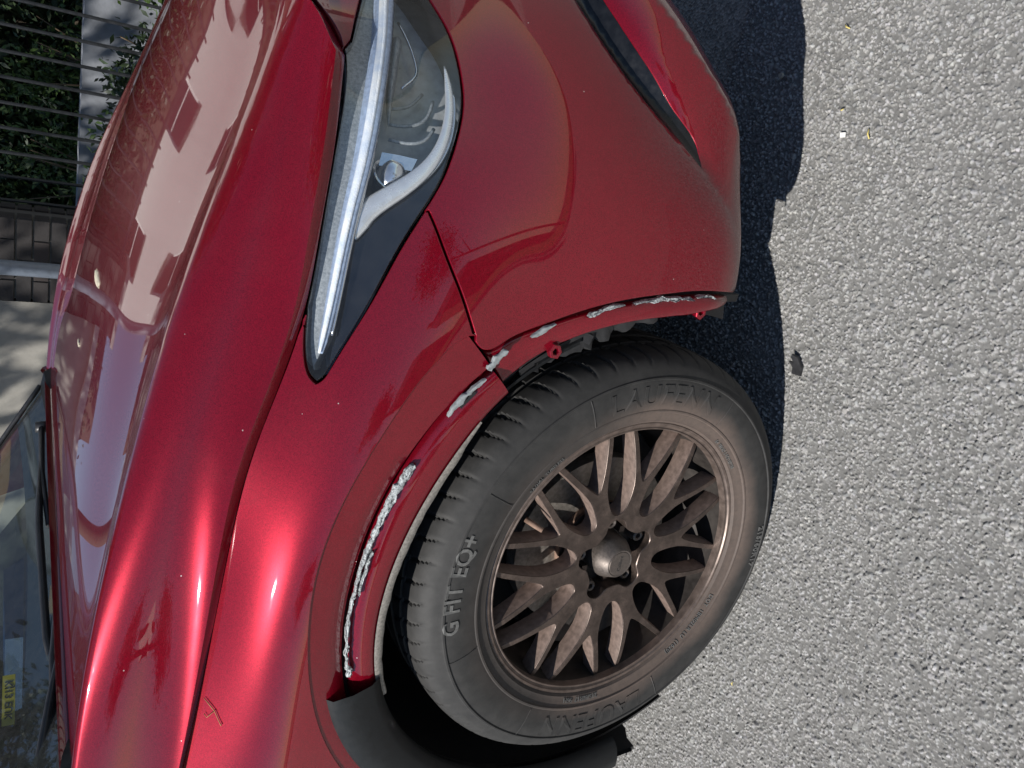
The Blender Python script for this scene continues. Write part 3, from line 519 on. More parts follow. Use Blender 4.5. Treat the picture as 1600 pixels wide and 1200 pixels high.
torn('torn_adhesive',[(104,.4385),(98.5,.437),(92,.436),(86,.4350),(80,.4345),(74.5,.434),(68.5,.4345),(63.5,.4345)],[.007,.006,.005,.006,.009,.013,.017,.012],YL-.000,seed=3)
torn('torn_adhesive',[(105.6,.4365),(103.4,.4355)],[.009,.007],YL,seed=4)
torn('torn_adhesive',[(88.5,.4295),(83,.4285),(80,.4270)],[.004,.006,.003],YL,seed=41)
torn('torn_adhesive',[(54.3,.4405),(51.5,.4415),(48.5,.4415),(45.9,.4405)],[.006,.011,.010,.008],YL,seed=5,mat='sealant',amp=.0007)
torn('torn_adhesive',[(44.9,.448),(42.7,.450),(40.6,.4525)],[.012,.017,.012],-.8875,seed=6,mat='sealant',amp=.0007)
torn('torn_adhesive',[(36.3,.4480),(33.8,.4475),(31.6,.4465)],[.006,.008,.005],-.887,seed=7,mat='sealant',amp=.0007)
torn('torn_adhesive',[(25.8,.4385),(22.5,.4370),(18.4,.4350)],[.008,.012,.007],-.8895,seed=8,amp=.003)
torn('torn_adhesive',[(16.5,.4335),(11.5,.4315),(7.5,.430),(3.0,.4300)],[.006,.011,.010,.007],-.8895,seed=9,amp=.004)
torn('torn_adhesive',[(2.5,.4345),(-.5,.435),(-2.5,.4345)],[.004,.006,.003],-.890,seed=10,amp=.004)
# wheel house
tl=np.linspace(-10,215,60)
loft('arch_liner',[ring(tl,.405,-.868),ring(tl,.432,-.855),ring(tl,.440,-.80),ring(tl,.435,-.62),ring(tl,.43,-.48),ring(tl,.02,-.47)],'liner',CAR,True,40)
loft('arch_liner',[ring(tl,.405,.868),ring(tl,.432,.855),ring(tl,.440,.80),ring(tl,.43,.48),ring(tl,.02,.47)],'liner',CAR,True,40,flip=True)
# torn liner hanging in front of the tyre
g=np.random.default_rng(5); tt_=np.linspace(8,40,30); j1=g.normal(0,.0035,30)
e_lo=.392-.012*np.sin(np.radians((tt_-8)*180/32))+j1
loft('torn_liner',[ring(tt_,.407,-.872),ring(tt_,.4,-.868),ring(tt_,e_lo+.004,-.866+j1),ring(tt_,e_lo,-.860),ring(tt_,e_lo+.006,-.80)],'liner',CAR,True,60,flip=True)
loft('torn_liner',[ring(np.linspace(27,46,14),.3985,-.8735),ring(np.linspace(27,46,14),.3955+g.normal(0,.0006,14),-.8745),ring(np.linspace(27,46,14),.393,-.872)],'grey_plastic',CAR,True,flip=True)
MB().add([(.405,-.775,.145),(.412,-.825,.245),(.412,-.84,.33),(.405,-.5,.33),(.398,-.5,.135),(.417,-.775,.145),(.424,-.825,.245),(.424,-.84,.33),(.417,-.5,.33),(.41,-.5,.135)],[(0,1,2,3,4),(9,8,7,6,5),(0,5,6,1),(1,6,7,2),(2,7,8,3),(3,8,9,4),(4,9,5,0)]).build('tyre_deflector','dark_inside',CAR)
V=[(.365,-.872,.49),(.345,-.874,.497),(.350,-.873,.515),(.372,-.870,.513),(.366,-.864,.49),(.345,-.866,.497),(.35,-.865,.515),(.372,-.862,.513)]
V=[tuple(np.array(v)*[1,1,1]*.6+np.array([.3585,-.868,.504])*.4) for v in V]
obj('torn_bracket',V,[(0,1,2,3),(4,7,6,5),(0,4,5,1),(1,5,6,2),(2,6,7,3),(3,7,4,0)],'black_plastic',CAR)
mb=MB(); mb.tube([(.372,-.87,.50),(.392,-.865,.44),(.398,-.858,.385),(.401,-.855,.352)],[.0022,.003,.0035,.002],6); mb.tube([(.398,-.858,.36),(.407,-.857,.352),(.414,-.855,.356)],.002,5); mb.tube([(.401,-.856,.366),(.412,-.858,.369),(.418,-.857,.362)],[.002,.0015,.001],5)
mb.build('torn_strip','black_plastic',CAR,True)
# mud flap behind the tyre
yy=np.linspace(-.885,-.66,12); flp=[]
for dz,dx in ((.36,-.04),(.30,-.02),(.20,.0),(.145,.004)):
    flp.append(np.stack([np.full(12,-.43)+dx+.02*np.linspace(0,1,12)**2,yy,np.full(12,dz)+np.where(yy<-.86,.012,0)],1))
loft('mud_flap',flp+[c+np.array([-.012,0,0]) for c in flp[::-1]],'dark_inside',CAR,True,40)
# shell under the skin keeps the light out
mb=MB(); mb.box((-.40,-.46,.22),(.72,.46,.80)); mb.box((-2.9,-.70,.18),(-.46,.70,.85)); mb.box((.40,-.60,.24),(.70,.60,.62)); mb.build('inner_body','dark_inside',CAR)

# painted corner between fender, windscreen and bonnet
for s in (1,-1):
    xs_=np.linspace(-.315,-.72,14); sq=np.interp(xs_[::-1],A.ev(np.linspace(.4,1.2,60),np.full(60,HT))[:,0],np.linspace(.4,1.2,60))[::-1]
    e0=A.ev(sq,np.full(14,HT-.003)); e1=e0+np.array([0,.028,.045]); wz=np.interp(xs_,[-.72,-.40,-.315],[1.215,1.085,1.055]); e2=np.stack([xs_-.03,np.interp(xs_,[-.72,-.315],[-.70,-.755]),wz],1)
    mm=np.array([1,s,1]); loft('scuttle_corner',[e0*mm,(e0*.5+e1*.5+np.array([0,-.004,.004]))*mm,e1*mm,e2*mm],'paint',CAR,True,flip=s<0)
MB().box((-.62,-.70,.80),(-.41,.70,.98)).build('bulkhead','dark_inside',CAR)
# ------------------------------------------------------------------ headlamps
def headlamp(mir):
    mm=np.array([1,-1 if mir else 1,1]); fl=(lambda f:f) 
    loop=np.concatenate([top(s_front,s_tip,50)[::-1][:0],top(s_tip,s_front,50)[::-1][:-1],LP['lamp_tip'],LP['lamp_low'][1:-1]])
    loop=dedupe(loop); li=shrink(loop,.0045)
    P0,N0=onA(shrink(loop,.0028)); P1,_=onA(li,.012); P2,_=onA(shrink(loop,.008),.055)
    cl=lambda c:np.concatenate([c,c[:1]])*mm
    HL=panel('headlamp',A,li,'lamp_bowl',CAR,.016,depth=.004,off=-.052,mirror=mir)
    loft('housing_wall',[cl(P0-N0*.002),cl(P1),cl(P2)],'gloss_black',HL,True,60)
    panel('lens',A,loop,'lamp_lens',HL,.012,depth=.004,rim=.0012,mirror=mir,gap=.0034,off=.0006)
    dv=LP['divider']; fr_=LP['lamp_low'][-20:][::-1]
    up=np.concatenate([top(s_tip,s_front,40),fr_[1:],dv,LP['lamp_tip'][::-1][6:-1]])
    panel('upper_bezel',A,up,'bezel',HL,.010,depth=.02,rim=.001,mirror=mir,gap=.005,off=-.012)
    bar,nb=onA(LP['bar'],.0075); k=len(bar); bar=bar*mm; nb=nb*mm
    rad=np.interp(np.linspace(0,1,k),[0,.05,.3,.6,1],[.003,.0055,.0085,.0125,.0135])
    MB().tube(bar,list(rad),12,flat=.5,up=nb[0]).build('light_bar','guide_base',HL,True)
    MB().tube(bar+nb*.0042,list(rad*.5),10,flat=.6,up=nb[0]).build('light_bar_core','guide',HL,True); b2=bar+nb*.0035; b2[:,2]-=.010 ; MB().tube(b2[3:],list(rad[3:]*.30),8,up=nb[0]).build('light_bar_rim','chrome',HL,True)
    hk,nh=onA(LP['hook'],.013); hk=hk*mm; nh=nh*mm; k=len(hk); rad=np.interp(np.linspace(0,1,k),[0,.1,.35,.6,.85,1],[.001,.0050,.0072,.0112,.0142,.0125])
    MB().tube(hk,list(rad),12,flat=.30,up=nh[0]).build('chrome_hook','satin_chrome',HL,True); h2=hk+nh*.002; h2[:,2]-=np.interp(np.linspace(0,1,k),[0,.5,1],[.003,.013,.017]); MB().tube(h2[6:-4],.0018,8).build('hook_trim','chrome',HL,True)
    i1=int(np.argmin(np.hypot(*(LP['lamp_low']-LP['hook'][12]).T)))
    lo=np.concatenate([LP['lamp_low'][1:i1+6],LP['hook'][10:],dv[-14:]])
    panel('lower_bezel',A,lo,'gloss_black',HL,.012,depth=.01,rim=.001,mirror=mir,gap=.003,off=-.022)
    fn,nf=onA(LP['fin'],.03); fn=fn*mm; nf=nf*mm
    MB().tube(fn,[.007,.007,.006,.006,.006,.005,.004,.003,.0006],8,flat=1.6,up=nf[0]).build('reflector_fin','bezel',HL,True)
    ar,na=onA(LP['arc'],.034); MB().tube(ar*mm,.0016,8).build('trim_arc','chrome',HL,True)
    pt,npt=onA(LP['plate'],.026); pt=pt*mm; kq=len(pt); obj('mirror_plate',list(pt)+list(pt-npt*mm*.004),[tuple(range(kq)),tuple(range(2*kq-1,kq-1,-1))]+[(i,(i+1)%kq,kq+(i+1)%kq,kq+i) for i in range(kq)],'chrome',HL)
    for rr_,dp in (('rib1',.030),('rib2',.036),('rib3',.04)):
        rb_,_nr=onA(LP[rr_],dp); MB().tube(rb_*mm,.0022,8).build('reflector_rib','bezel',HL,True)
    # projector barrel with a domed lens
    q,nq=onA([LP['fin'][0]],.062); q2,n2_=onA([LP['hook'][25]],.05); c=(q2[0])*mm; c=c+np.array([.012,.012*(1 if not mir else -1),.016])
    d=Vector((.75,-.62*(1 if not mir else -1),-.05)).normalized(); rot=d.to_track_quat('Y','Z').to_matrix()
    pr=MB().lathe([(.001,.030),(.012,.027),(.020,.019),(.023,.010),(.026,.010),(.027,-.02)],28); V=[tuple(rot@Vector(v)+Vector(c)) for v in pr.V]; autosmooth(obj('projector',V,pr.F,'chrome',HL),40)
    return HL
HEAD=headlamp(False); headlamp(True)
# ------------------------------------------------------------------ wheel
def sidey(r): return np.interp(r,[.226,.236,.246,.262,.280,.296,.310,.322,.331,.338],[.010,-.001,-.0075,-.0125,-.0155,-.016,-.0135,-.0085,-.001,.008])
def poly_extrude(loop,holes,yf,depth,taper=.0025,name='part',mat='wheel',parent=None,ang=40,wall=None):
    loop=np.asarray(loop,float); pts=[loop]+[np.asarray(h,float) for h in holes]; E=[];k=0
    for q in pts: n=len(q); E+=[(k+i,k+(i+1)%n) for i in range(n)]; k+=n
    allp=np.concatenate(pts); r=delaunay_2d_cdt([Vector(map(float,p_)) for p_ in allp],E,[],0,1e-7); P=np.array([tuple(v) for v in r[0]]); F=[tuple(f) for f in r[2]]
    cen=np.array([P[list(f)].mean(0) for f in F]); kp=pip(cen,loop)
    for h in holes: kp&=~pip(cen,np.asarray(h))
    F=[f for f,b in zip(F,kp) if b]; V=[(x,yf(math.hypot(x,z)),z) for x,z in P]
    F=[f if (P[f[1]][0]-P[f[0]][0])*(P[f[2]][1]-P[f[0]][1])-(P[f[1]][1]-P[f[0]][1])*(P[f[2]][0]-P[f[0]][0])>0 else f[::-1] for f in F]
    cnt=set((f[i],f[(i+1)%3]) for f in F for i in range(3)); be=[(a,b) for a,b in cnt if (b,a) not in cnt]
    od={}
    for a,b in be:
        t=P[b]-P[a]; nrm=np.array([t[1],-t[0]]); nrm/=max(np.hypot(*nrm),1e-9)
        for v in (a,b): od[v]=od.get(v,np.zeros(2))+nrm
    bev={};bk={}
    for v,d in od.items():
        d=d/max(np.hypot(*d),.5); x,z=P[v]; y=V[v][1]
        bev[v]=len(V); V.append((x+d[0]*.0009,y+.0011,z+d[1]*.0009)); bk[v]=len(V); V.append((x+d[0]*taper,y+depth,z+d[1]*taper))
    nf=len(F)
    for a,b in be: F.append((b,a,bev[a],bev[b]))
    nw=len(F)
    for a,b in be: F.append((bev[b],bev[a],bk[a],bk[b]))
    o=obj(name,V,F,mat,parent)
    if wall and len(o.data.polygons)==len(F):
        o.data.materials.append(MT[wall]); o.data.polygons.foreach_set('material_index',[0]*nw+[1]*(len(F)-nw))
    autosmooth(o,ang); return o
def pol(r,d): return (r*math.cos(R(d)),r*math.sin(R(d)))
def text_mesh(body,size,extrude=.0006,space=1.0,bold=0.0,align='CENTER'):
    cu=bpy.data.curves.new('text','FONT'); cu.body=body; cu.size=size; cu.extrude=extrude; cu.space_character=space; cu.align_x=align; cu.offset=bold; cu.resolution_u=3
    to=bpy.data.objects.new('text',cu); COL.objects.link(to); dg=bpy.context.evaluated_depsgraph_get(); me=bpy.data.meshes.new_from_object(to.evaluated_get(dg)); V=[tuple(v.co) for v in me.vertices]; F=[tuple(p_.vertices) for p_ in me.polygons]
    bpy.data.objects.remove(to); bpy.data.meshes.remove(me); return V,F
def make_wheel(name):
    # rim: flange, stepped lip and barrel
    prof=[(.2265,.014),(.2335,.010),(.2362,.004),(.2358,0.),(.2335,-.0015),(.2300,-.0008),(.2285,.0015),(.2262,.0022),(.2245,.0010),(.2230,.0014),(.2222,.0050),(.2216,.0100),(.2212,.0125)]
    barrel=[(.2212,.0125),(.2195,.030),(.2125,.055),(.199,.075),(.197,.15),(.21,.175),(.2265,.185)]
    WH_=autosmooth(MB().lathe(prof,160).build(name,'wheel_lip',CAR),38)
    autosmooth(MB().lathe(barrel,120).build('rim_barrel','shaded_barrel',WH_),38)
    # tyre with shoulder blocks and grooves
    NB=66; per=14; NA=NB*per
    pr=[(.2262,.012),(.2300,.004),(.2365,-.002),(.2385,-.0045),(.2395,-.0045),(.246,-.0070),(.2535,-.0092),(.2550,-.0118),(.2575,-.0120),(.2590,-.0112),(.262,-.0122),(.272,-.0146),(.281,-.0157),(.290,-.0162),(.2985,-.0158),(.3055,-.0143),(.3070,-.0160),(.3095,-.0154),(.3105,-.0136),(.314,-.0118),(.320,-.0095),(.326,-.0055),(.3315,-.0008),(.3355,.0045),(.3385,.010),(.3408,.017),(.3425,.025),(.3435,.034),(.3440,.040),(.3440,.0405),(.3370,.0412),(.3370,.0488),(.3446,.0495),(.3450,.060),(.3452,.0720),(.3385,.0728),(.3385,.0820),(.3454,.0828),(.3454,.112),(.3385,.113),(.3385,.122),(.3450,.123),(.344,.152),(.341,.178),(.334,.192),(.322,.200),(.29,.204),(.255,.200),(.2262,.186)]
    V=np.zeros((NA,len(pr),3)); a=np.linspace(0,2*np.pi,NA,endpoint=False)
    for i,(r,y) in enumerate(pr):
        sl_=np.interp(y,[-.002,.04],[.35,-.15]) if y<.041 else np.interp(y,[.049,.072],[-.3,-.6])
        ph=((a*NB/(2*np.pi)+sl_)%1.0); gw=np.abs(ph-.5)
        dep=0
        if -.003<y<.0402 and r>.329: dep=np.interp(y,[-.003,.003,.012,.04],[.0008,.0022,.0048,.0055])
        elif .0492<y<.0722: dep=.004
        elif y>=.125: dep=np.interp(y,[.125,.19],[.005,.002])
        gr=np.where(gw<.05,1.0,np.where(gw<.085,.25,0.)) if dep else 0
        rr=r-dep*gr; V[:,i]=np.stack([rr*np.cos(a),np.full(NA,y),rr*np.sin(a)],1)
    m_=len(pr); F=[]
    for j in range(NA):
        j2=(j+1)%NA
        for i in range(m_-1): F.append((j*m_+i,j2*m_+i,j2*m_+i+1,j*m_+i+1))
    ty=obj('tyre',V.reshape(-1,3),F,'tyre',WH_); autosmooth(ty,32)
    # raised lettering
    def arc_text(body,r,size,deg,nm='lettering',space=1.0,bold=0.,h=.0009,mat='letter'):
        Vt,Ft=text_mesh(body,size,.0008,space,bold); out=[]
        for x,y,z in Vt:
            t=R(deg)-x/(r+size*.35); rr=r+y; out.append((rr*math.cos(t),float(np.interp(rr,[q_[0] for q_ in pr[:23]],[q_[1] for q_ in pr[:23]]))-h-z*.6,rr*math.sin(t)))
        return obj(nm,out,Ft,mat,WH_)
    arc_text('G FIT EQ+',.2865,.033,88,space=1.05,bold=.0006); arc_text('LAUFENN',.268,.044,0,space=1.12,bold=.0006,mat='tyre'); arc_text('LAUFENN',.270,.044,-178,space=1.12,bold=.0006,mat='tyre')
    
    arc_text('215/60R17',.2915,.0165,-89,space=1.1,bold=.0004); arc_text('215/60R17  96H',.2405,.0105,-184); arc_text('DOT  1BM02LR LU  (1620)',.2415,.0105,-126,space=1.1); arc_text('RADIAL  TUBELESS',.2415,.008,48); arc_text('E4  TREAD 2 POLYESTER',.2415,.007,-42)
    for d0,d1 in ((62,112),(-27,27),(-207,-151)):       # raised frame lines round the names
        for d in (d0,d1):
            path=[(r*math.cos(R(d)),float(sidey(r))-.0004,r*math.sin(R(d))) for r in np.linspace(.262,.306,8)]; MB().tube(path,.0009,5).build('sidewall_rib','tyre',WH_)
    # spokes: ten Y shaped pairs of arms
    yf=lambda r: float(np.interp(r,[.03,.06,.12,.17,.2,.2205],[.012,.0105,.0075,.0065,.0080,.0115]))
    rH=.0775
    half=[(.0795,18),(.0800,15.4),(.0820,12.6),(.0860,10.2),(.093,8.4),(.103,7.2),(.115,6.6),(.13,6.7),(.145,7.8),(.16,9.1),(.175,10.4),(.19,11.5),(.205,12.5),(.2205,13.3)]
    inn=[(.2205,11.4),(.205,10.3),(.19,9.1),(.175,7.7),(.162,6.2),(.150,4.4),(.141,2.6),(.1355,1.0),(.1348,0)]
    seg=[pol(rH,d) for d in np.linspace(-18,18,9)]+[pol(r,d) for r,d in half]+[pol(.2205,12.4)]+[pol(r,d) for r,d in inn]+[pol(r,-d) for r,d in inn[::-1][1:]]+[pol(.2205,-12.4)]+[pol(r,-d) for r,d in half[::-1]]
    A0=29.5
    sp=poly_extrude(seg,[],yf,.029,.0018,'spoke',parent=WH_,wall='lit_spoke_dust'); sp.rotation_euler[1]=-R(A0)
    for k_ in range(1,10):
        c=sp.copy(); COL.objects.link(c); c.parent=WH_; c.rotation_euler[1]=-R(A0+36*k_)
    # hub with five lug pockets
    hub=[]
    for d in range(0,360,4):
        ld=(d-(A0-18))%72; ld=min(ld,72-ld); r=np.interp(ld,[0,10,15,20,26,36],[.0725,.0705,.065,.0565,.0525,.0515]); hub.append(pol(r,d))
    poly_extrude([pol(rH,d) for d in range(0,360,3)],[hub[::-1]],yf,.038,-.001,'hub_ring',parent=WH_)
    autosmooth(MB().lathe([(.001,.047),(.082,.047)],40).build('hub_face','dark_steel',WH_),30)
    for k_ in range(5):
        x,z=pol(.0585,A0-18+72*k_); nb_=MB()
        lp=nb_.lathe([(.0035,.036),(.0045,.024),(.0072,.0225),(.0095,.0245),(.0102,.030),(.0115,.047)],12); o=autosmooth(nb_.build('lug_nut','cap_metal',WH_,loc=(x,0,z)),30)
        x,z=pol(.0455,A0+18+72*k_); MB().box((x-.005,.030,z-.005),(x+.005,.047,z+.005)).build('hub_web','wheel',WH_)
    cp=autosmooth(MB().lathe([(.001,-.003),(.0195,-.0028),(.0200,-.0020),(.0205,-.0020),(.0225,-.0030),(.0245,-.0014),(.033,.014),(.0355,.020),(.0355,.047)],56).build('centre_cap','cap_metal',WH_),30)
    Vt,Ft=text_mesh('Calibre',.0092,.0002,1.0,.0001); obj('cap_lettering',[(x,-.0031-z,y-.003) for x,y,z in Vt],Ft,'dark_steel',WH_)
    # brake
    autosmooth(MB().lathe([(.070,.074),(.074,.070),(.1475,.070),(.148,.072),(.148,.094)],72).build('brake_disc','brake_disc',WH_),30)
    autosmooth(MB().lathe([(.001,.056),(.068,.056),(.074,.060),(.074,.074)],40).build('brake_hat','rust_dust',WH_),30)
    ca=MB()
    for i_ in range(10):
        a0,a1=R(150+i_*7),R(157+i_*7); ro,ri=.175,.112
        ca.add([(ro*math.cos(a0),.052,ro*math.sin(a0)),(ro*math.cos(a1),.052,ro*math.sin(a1)),(ri*math.cos(a1),.054,ri*math.sin(a1)),(ri*math.cos(a0),.054,ri*math.sin(a0)),(ro*math.cos(a0),.12,ro*math.sin(a0)),(ro*math.cos(a1),.12,ro*math.sin(a1)),(ri*math.cos(a1),.12,ri*math.sin(a1)),(ri*math.cos(a0),.12,ri*math.sin(a0))],[(0,3,2,1),(0,1,5,4),(2,3,7,6),(1,2,6,5),(0,4,7,3)])
    autosmooth(ca.build('caliper','dark_steel',WH_),30)
    autosmooth(MB().lathe([(.001,.13),(.19,.13),(.192,.15)],40).build('backing_plate','dark_inside',WH_),30)
    x,z=pol(.192,66); MB().tube([(x,.025,z),(x*.96,.012,z*.96),(x*.91,.002,z*.91)],[.0045,.0042,.0038],10).build('valve_stem','rust_dust',WH_,True)
    return WH_
WFR=make_wheel('wheel'); WFR.location=(0,-.883,.338); WFR.rotation_euler=(0,0,R(4))
for loc,rz in (((0,.883,.338),R(184)),((-2.646,-.883,.338),0),((-2.646,.883,.338),R(180))):
    c=copy_tree(WFR,CAR); c.location=loc; c.rotation_euler=(0,0,rz)
# ------------------------------------------------------------------ windscreen, cowl, wipers, cabin
yv=np.linspace(-1,1,25)
def wsc(t,y):   # t 0 bottom .. 1 top
    hw=.735-.155*t; x=-.47-.62*t+(.075-.02*t)*(y*y)*-1*-1; z=1.045+.455*t+.05*math.sin(math.pi*t)*.6+(.035*(1-t)-.03*t)*(y*y)
    x=-.475-.66*t+(.085)*-1*(-(y*y))*1.0 if False else -.475-.66*t+.07*y*y*(1-t)-.10*y*y*t
    return (x,hw*y,z)
ts=np.linspace(0,1,16)
loft('windscreen',[[wsc(t,y) for y in yv] for t in ts],'windscreen_glass',CAR,True,flip=True)
loft('windscreen_band',[[np.array(wsc(t,y))+np.array([-.002,0,-.003]) for y in yv] for t in (0,.05,.10,.125)],'gloss_black',CAR,True,flip=True)
for s in (-1,1):
    pth=[np.array(wsc(t,s*.995))+np.array([.004,0,.004]) for t in ts]; MB().tube(pth,.0065,8).build('windscreen_seal','black_plastic',CAR,True)
    pil=[np.array(wsc(t,s))+np.array([-.02,s*.022,-.012]) for t in np.linspace(.03,1,14)]; MB().tube(pil,[.006]+[.02]+[.03]*12,10,flat=.8).build('pillar','paint',CAR,True)
cw=[]
for k_,(dx,dz) in enumerate(((.065,-.03),(.045,-.004),(.0,.004),(-.02,-.004))):
    cw.append([np.array(wsc(0,y))+np.array([dx,0,dz]) for y in yv])
loft('cowl_panel',cw,'grey_plastic',CAR,True,40,flip=True)
def wiper(p0,p1,p2,w):
    mb=MB(); mb.tube([p0,(Vector(p0)*.5+Vector(p1)*.5)+Vector((0,0,.006)),p1],[.011,.0095,.008],8,flat=.7); WP=mb.build('wiper','black_plastic',CAR,True)
    a=Vector(p1); b=Vector(p2); d=(b-a).normalized(); MB().tube([a-d*.26+Vector((0,0,.010)),a-d*.1+Vector((0,0,.016)),a+Vector((0,0,.018)),b+Vector((0,0,.012)),b+d*.1+Vector((0,0,.004))],[.006,.009,.010,.009,.005],8,flat=.8).build('wiper_blade','black_plastic',WP,True)
    MB().tube([Vector(p0)+Vector((0,0,-.02)),Vector(p0)+Vector((0,0,.014))],[.017,.014],14).build('wiper_pivot','black_plastic',WP,True)
    return WP
wiper((-.435,.53,1.082),(-.47,.10,1.072),(-.50,-.25,1.068),0); wiper((-.43,-.17,1.058),(-.49,-.55,1.075),(-.505,-.60,1.082),0)
# dash and an added card imitating a number plate reflected in the glass
mb=MB(); mb.box((-1.25,-.66,.86),(-.60,.66,1.00)); mb.box((-1.25,-.66,1.0),(-.85,.66,1.06)); mb.build('dashboard','grey_plastic',CAR)
for sy in (-.38,.38):
    mb=MB(); mb.box((-1.75,sy-.24,.55),(-1.55,sy+.24,1.18)); mb.box((-1.72,sy-.13,1.2),(-1.6,sy+.13,1.42)); mb.box((-1.7,sy-.25,.45),(-1.15,sy+.25,.58)); mb.build('seat','dark_inside',CAR)
# roof, side glass and the rear of the body
xs=np.linspace(-1.13,-3.15,16); roof=[]
for y in np.linspace(-1,1,17):
    roof.append([(x-(.10*y*y if i==0 else 0),y*(.60+.02*math.sin(math.pi*i/15)),1.52+.055*math.sin(math.pi*min(1,i/13))-.035*y*y-(.0 if i<12 else .03*(i-11)**1.2)) for i,x in enumerate(xs)])
loft('roof',roof,'paint',CAR,True,flip=True)
for s in (-1,1):
    V=[(-.62,s*.80,.985),(-3.0,s*.80,1.02),(-2.95,s*.63,1.42),(-1.25,s*.60,1.46)]; obj('side_window',V,[(0,1,2,3) if s<0 else (3,2,1,0)],'side_glass',CAR)
    for x0,x1 in ((-1.62,-1.70),(-2.55,-2.65)): MB().tube([((x0+x1)/2,s*.815,1.0),((x0+x1)/2,s*.615,1.47)],.045,8).build('door_pillar','gloss_black',CAR,True)
    sec=[(.80,.22),(.86,.32),(.875,.50),(.872,.66),(.872,.77),(.858,.885),(.82,.985),(.80,1.0)]
    st=[(-1.3,1,0),(-1.8,1,0),(-2.2,1,0),(-2.6,1.005,0),(-3.0,.99,0),(-3.3,.93,0),(-3.44,.80,0),(-3.46,0,0)]
    loft('rear_side',[[(x,s*y*k_,z) for x,k_,_ in st] for y,z in sec],'paint',CAR,True,flip=s>0)
V=[(-3.15,-.60,1.42),(-3.15,.60,1.42),(-3.42,.70,1.0),(-3.42,-.70,1.0)]; obj('rear_window',V,[(0,1,2,3)],'side_glass',CAR)
# ================================================================== ground
m=M('asphalt',(.2,.2,.19),.85); at=m.n('VertexColor',layer_name='chip'); f=m.noise(900,4,.7); g_=m.noise(14,4)
c=m.mix(m.rng(f,.45,.75,0,.4),at.outputs[0],(.31,.308,.30)); c=m.mix(m.rng(g_,.35,.7,0,.3),c,(.25,.245,.235)); m.base(c); m.bump(m.noise(1300,4,.7),.5,.0012); MT['asphalt']=m.m
m=M('asphalt_far',(.2,.2,.19),.88); f=m.vor(190,'F1','Color'); fs=m.n('SeparateXYZ'); m.l(f,fs.inputs[0]); c=m.ramp(fs.outputs[0],[(0,(.12,.12,.118)),(.5,(.215,.21,.198)),(1,(.32,.312,.292))]); c=m.mix(m.rng(m.noise(1.2,4),.3,.7,0,.3),c,(.21,.205,.19)); m.base(c); m.bump(m.vor(190),.7,.003); MT['asphalt_far']=m.m
var('lawn',(.05,.085,.02),.9,6,.4,.8,.02); var('paving',(.36,.34,.31),.85,14,.18,.4,.002); var('kerb_stone',(.38,.37,.35),.8,30,.18,.4,.002); var('soil',(.05,.04,.03),.95,20,.4,.6,.01)
x0,x1,y0,y1,st=-.72,1.0,-1.44,-.45,.0015
nx,ny=int((x1-x0)/st),int((y1-y0)/st); Hh=np.zeros((ny,nx)); Cc=np.zeros((ny,nx,3)); base=np.array([.125,.122,.115]); Cc[:]=base
gr=np.random.default_rng(11)
def blur(a,k):
    for _ in range(k): a=(a+np.roll(a,1,0)+np.roll(a,-1,0)+np.roll(a,1,1)+np.roll(a,-1,1))/5
    return a
Hh+=blur(gr.normal(0,1,(ny,nx)),2)*.0008+blur(gr.normal(0,1,(ny,nx)),8)*.002
def chips(num,smin,smax,hgt,dark):
    for _ in range(num):
        cx,cy=gr.uniform(0,nx),gr.uniform(0,ny); a=gr.uniform(smin,smax)/st; b=a*gr.uniform(.5,.9); t=gr.uniform(0,3.14); k=int(a)+2
        i0,i1,j0,j1=max(0,int(cy)-k),min(ny,int(cy)+k+1),max(0,int(cx)-k),min(nx,int(cx)+k+1)
        if i1<=i0 or j1<=j0: continue
        yy_,xx_=np.mgrid[i0:i1,j0:j1]; dx,dy=xx_-cx,yy_-cy; ct,sn=math.cos(t),math.sin(t); u=(dx*ct+dy*sn)/a; v=(-dx*sn+dy*ct)/b
        d=(np.abs(u)**2.6+np.abs(v)**2.6)**(1/2.6); tilt=gr.normal(0,.0013,2); hb=hgt*gr.uniform(.35,1.1)
        h=np.where(d<1,hb*(1-d**6)+(u*tilt[0]+v*tilt[1]),-1); w=h>Hh[i0:i1,j0:j1]
        Hh[i0:i1,j0:j1]=np.where(w,h,Hh[i0:i1,j0:j1])
        g0=gr.choice(dark)*gr.uniform(.8,1.25); g0*=1.22; col=np.array([g0*gr.uniform(.99,1.05),g0,g0*gr.uniform(.93,1.02)])
        Cc[i0:i1,j0:j1]=np.where((w&(d<.93))[...,None],col,Cc[i0:i1,j0:j1])
chips(66000,.0010,.0020,.0022,[.20,.28,.16,.33,.25]); chips(36000,.0017,.0034,.0031,[.13,.18,.22,.26,.29,.20]); chips(2400,.0036,.0060,.0036,[.09,.13,.17,.22])
ed=np.minimum.reduce([np.arange(nx)[None,:]+np.zeros((ny,1)),nx-1-np.arange(nx)[None,:]+np.zeros((ny,1)),np.arange(ny)[:,None]+np.zeros((1,nx)),ny-1-np.arange(ny)[:,None]+np.zeros((1,nx))])
Z=Hh-.0030; Z=np.where(ed<3,-.012,Z)
gx,gy=np.meshgrid(x0+np.arange(nx)*st,y0+np.arange(ny)*st)
gx=gx+gr.normal(0,st*.12,gx.shape); gy=gy+gr.normal(0,st*.12,gy.shape)
me=bpy.data.meshes.new('road_surface'); NV=nx*ny; me.vertices.add(NV); me.vertices.foreach_set('co',np.stack([gx,gy,Z],-1).reshape(-1).astype(np.float32))
ii=(np.arange(ny-1)[:,None]*nx+np.arange(nx-1)[None,:]).reshape(-1); q=np.stack([ii,ii+1,ii+nx+1,ii+nx],1).reshape(-1).astype(np.int32); NF=len(ii)
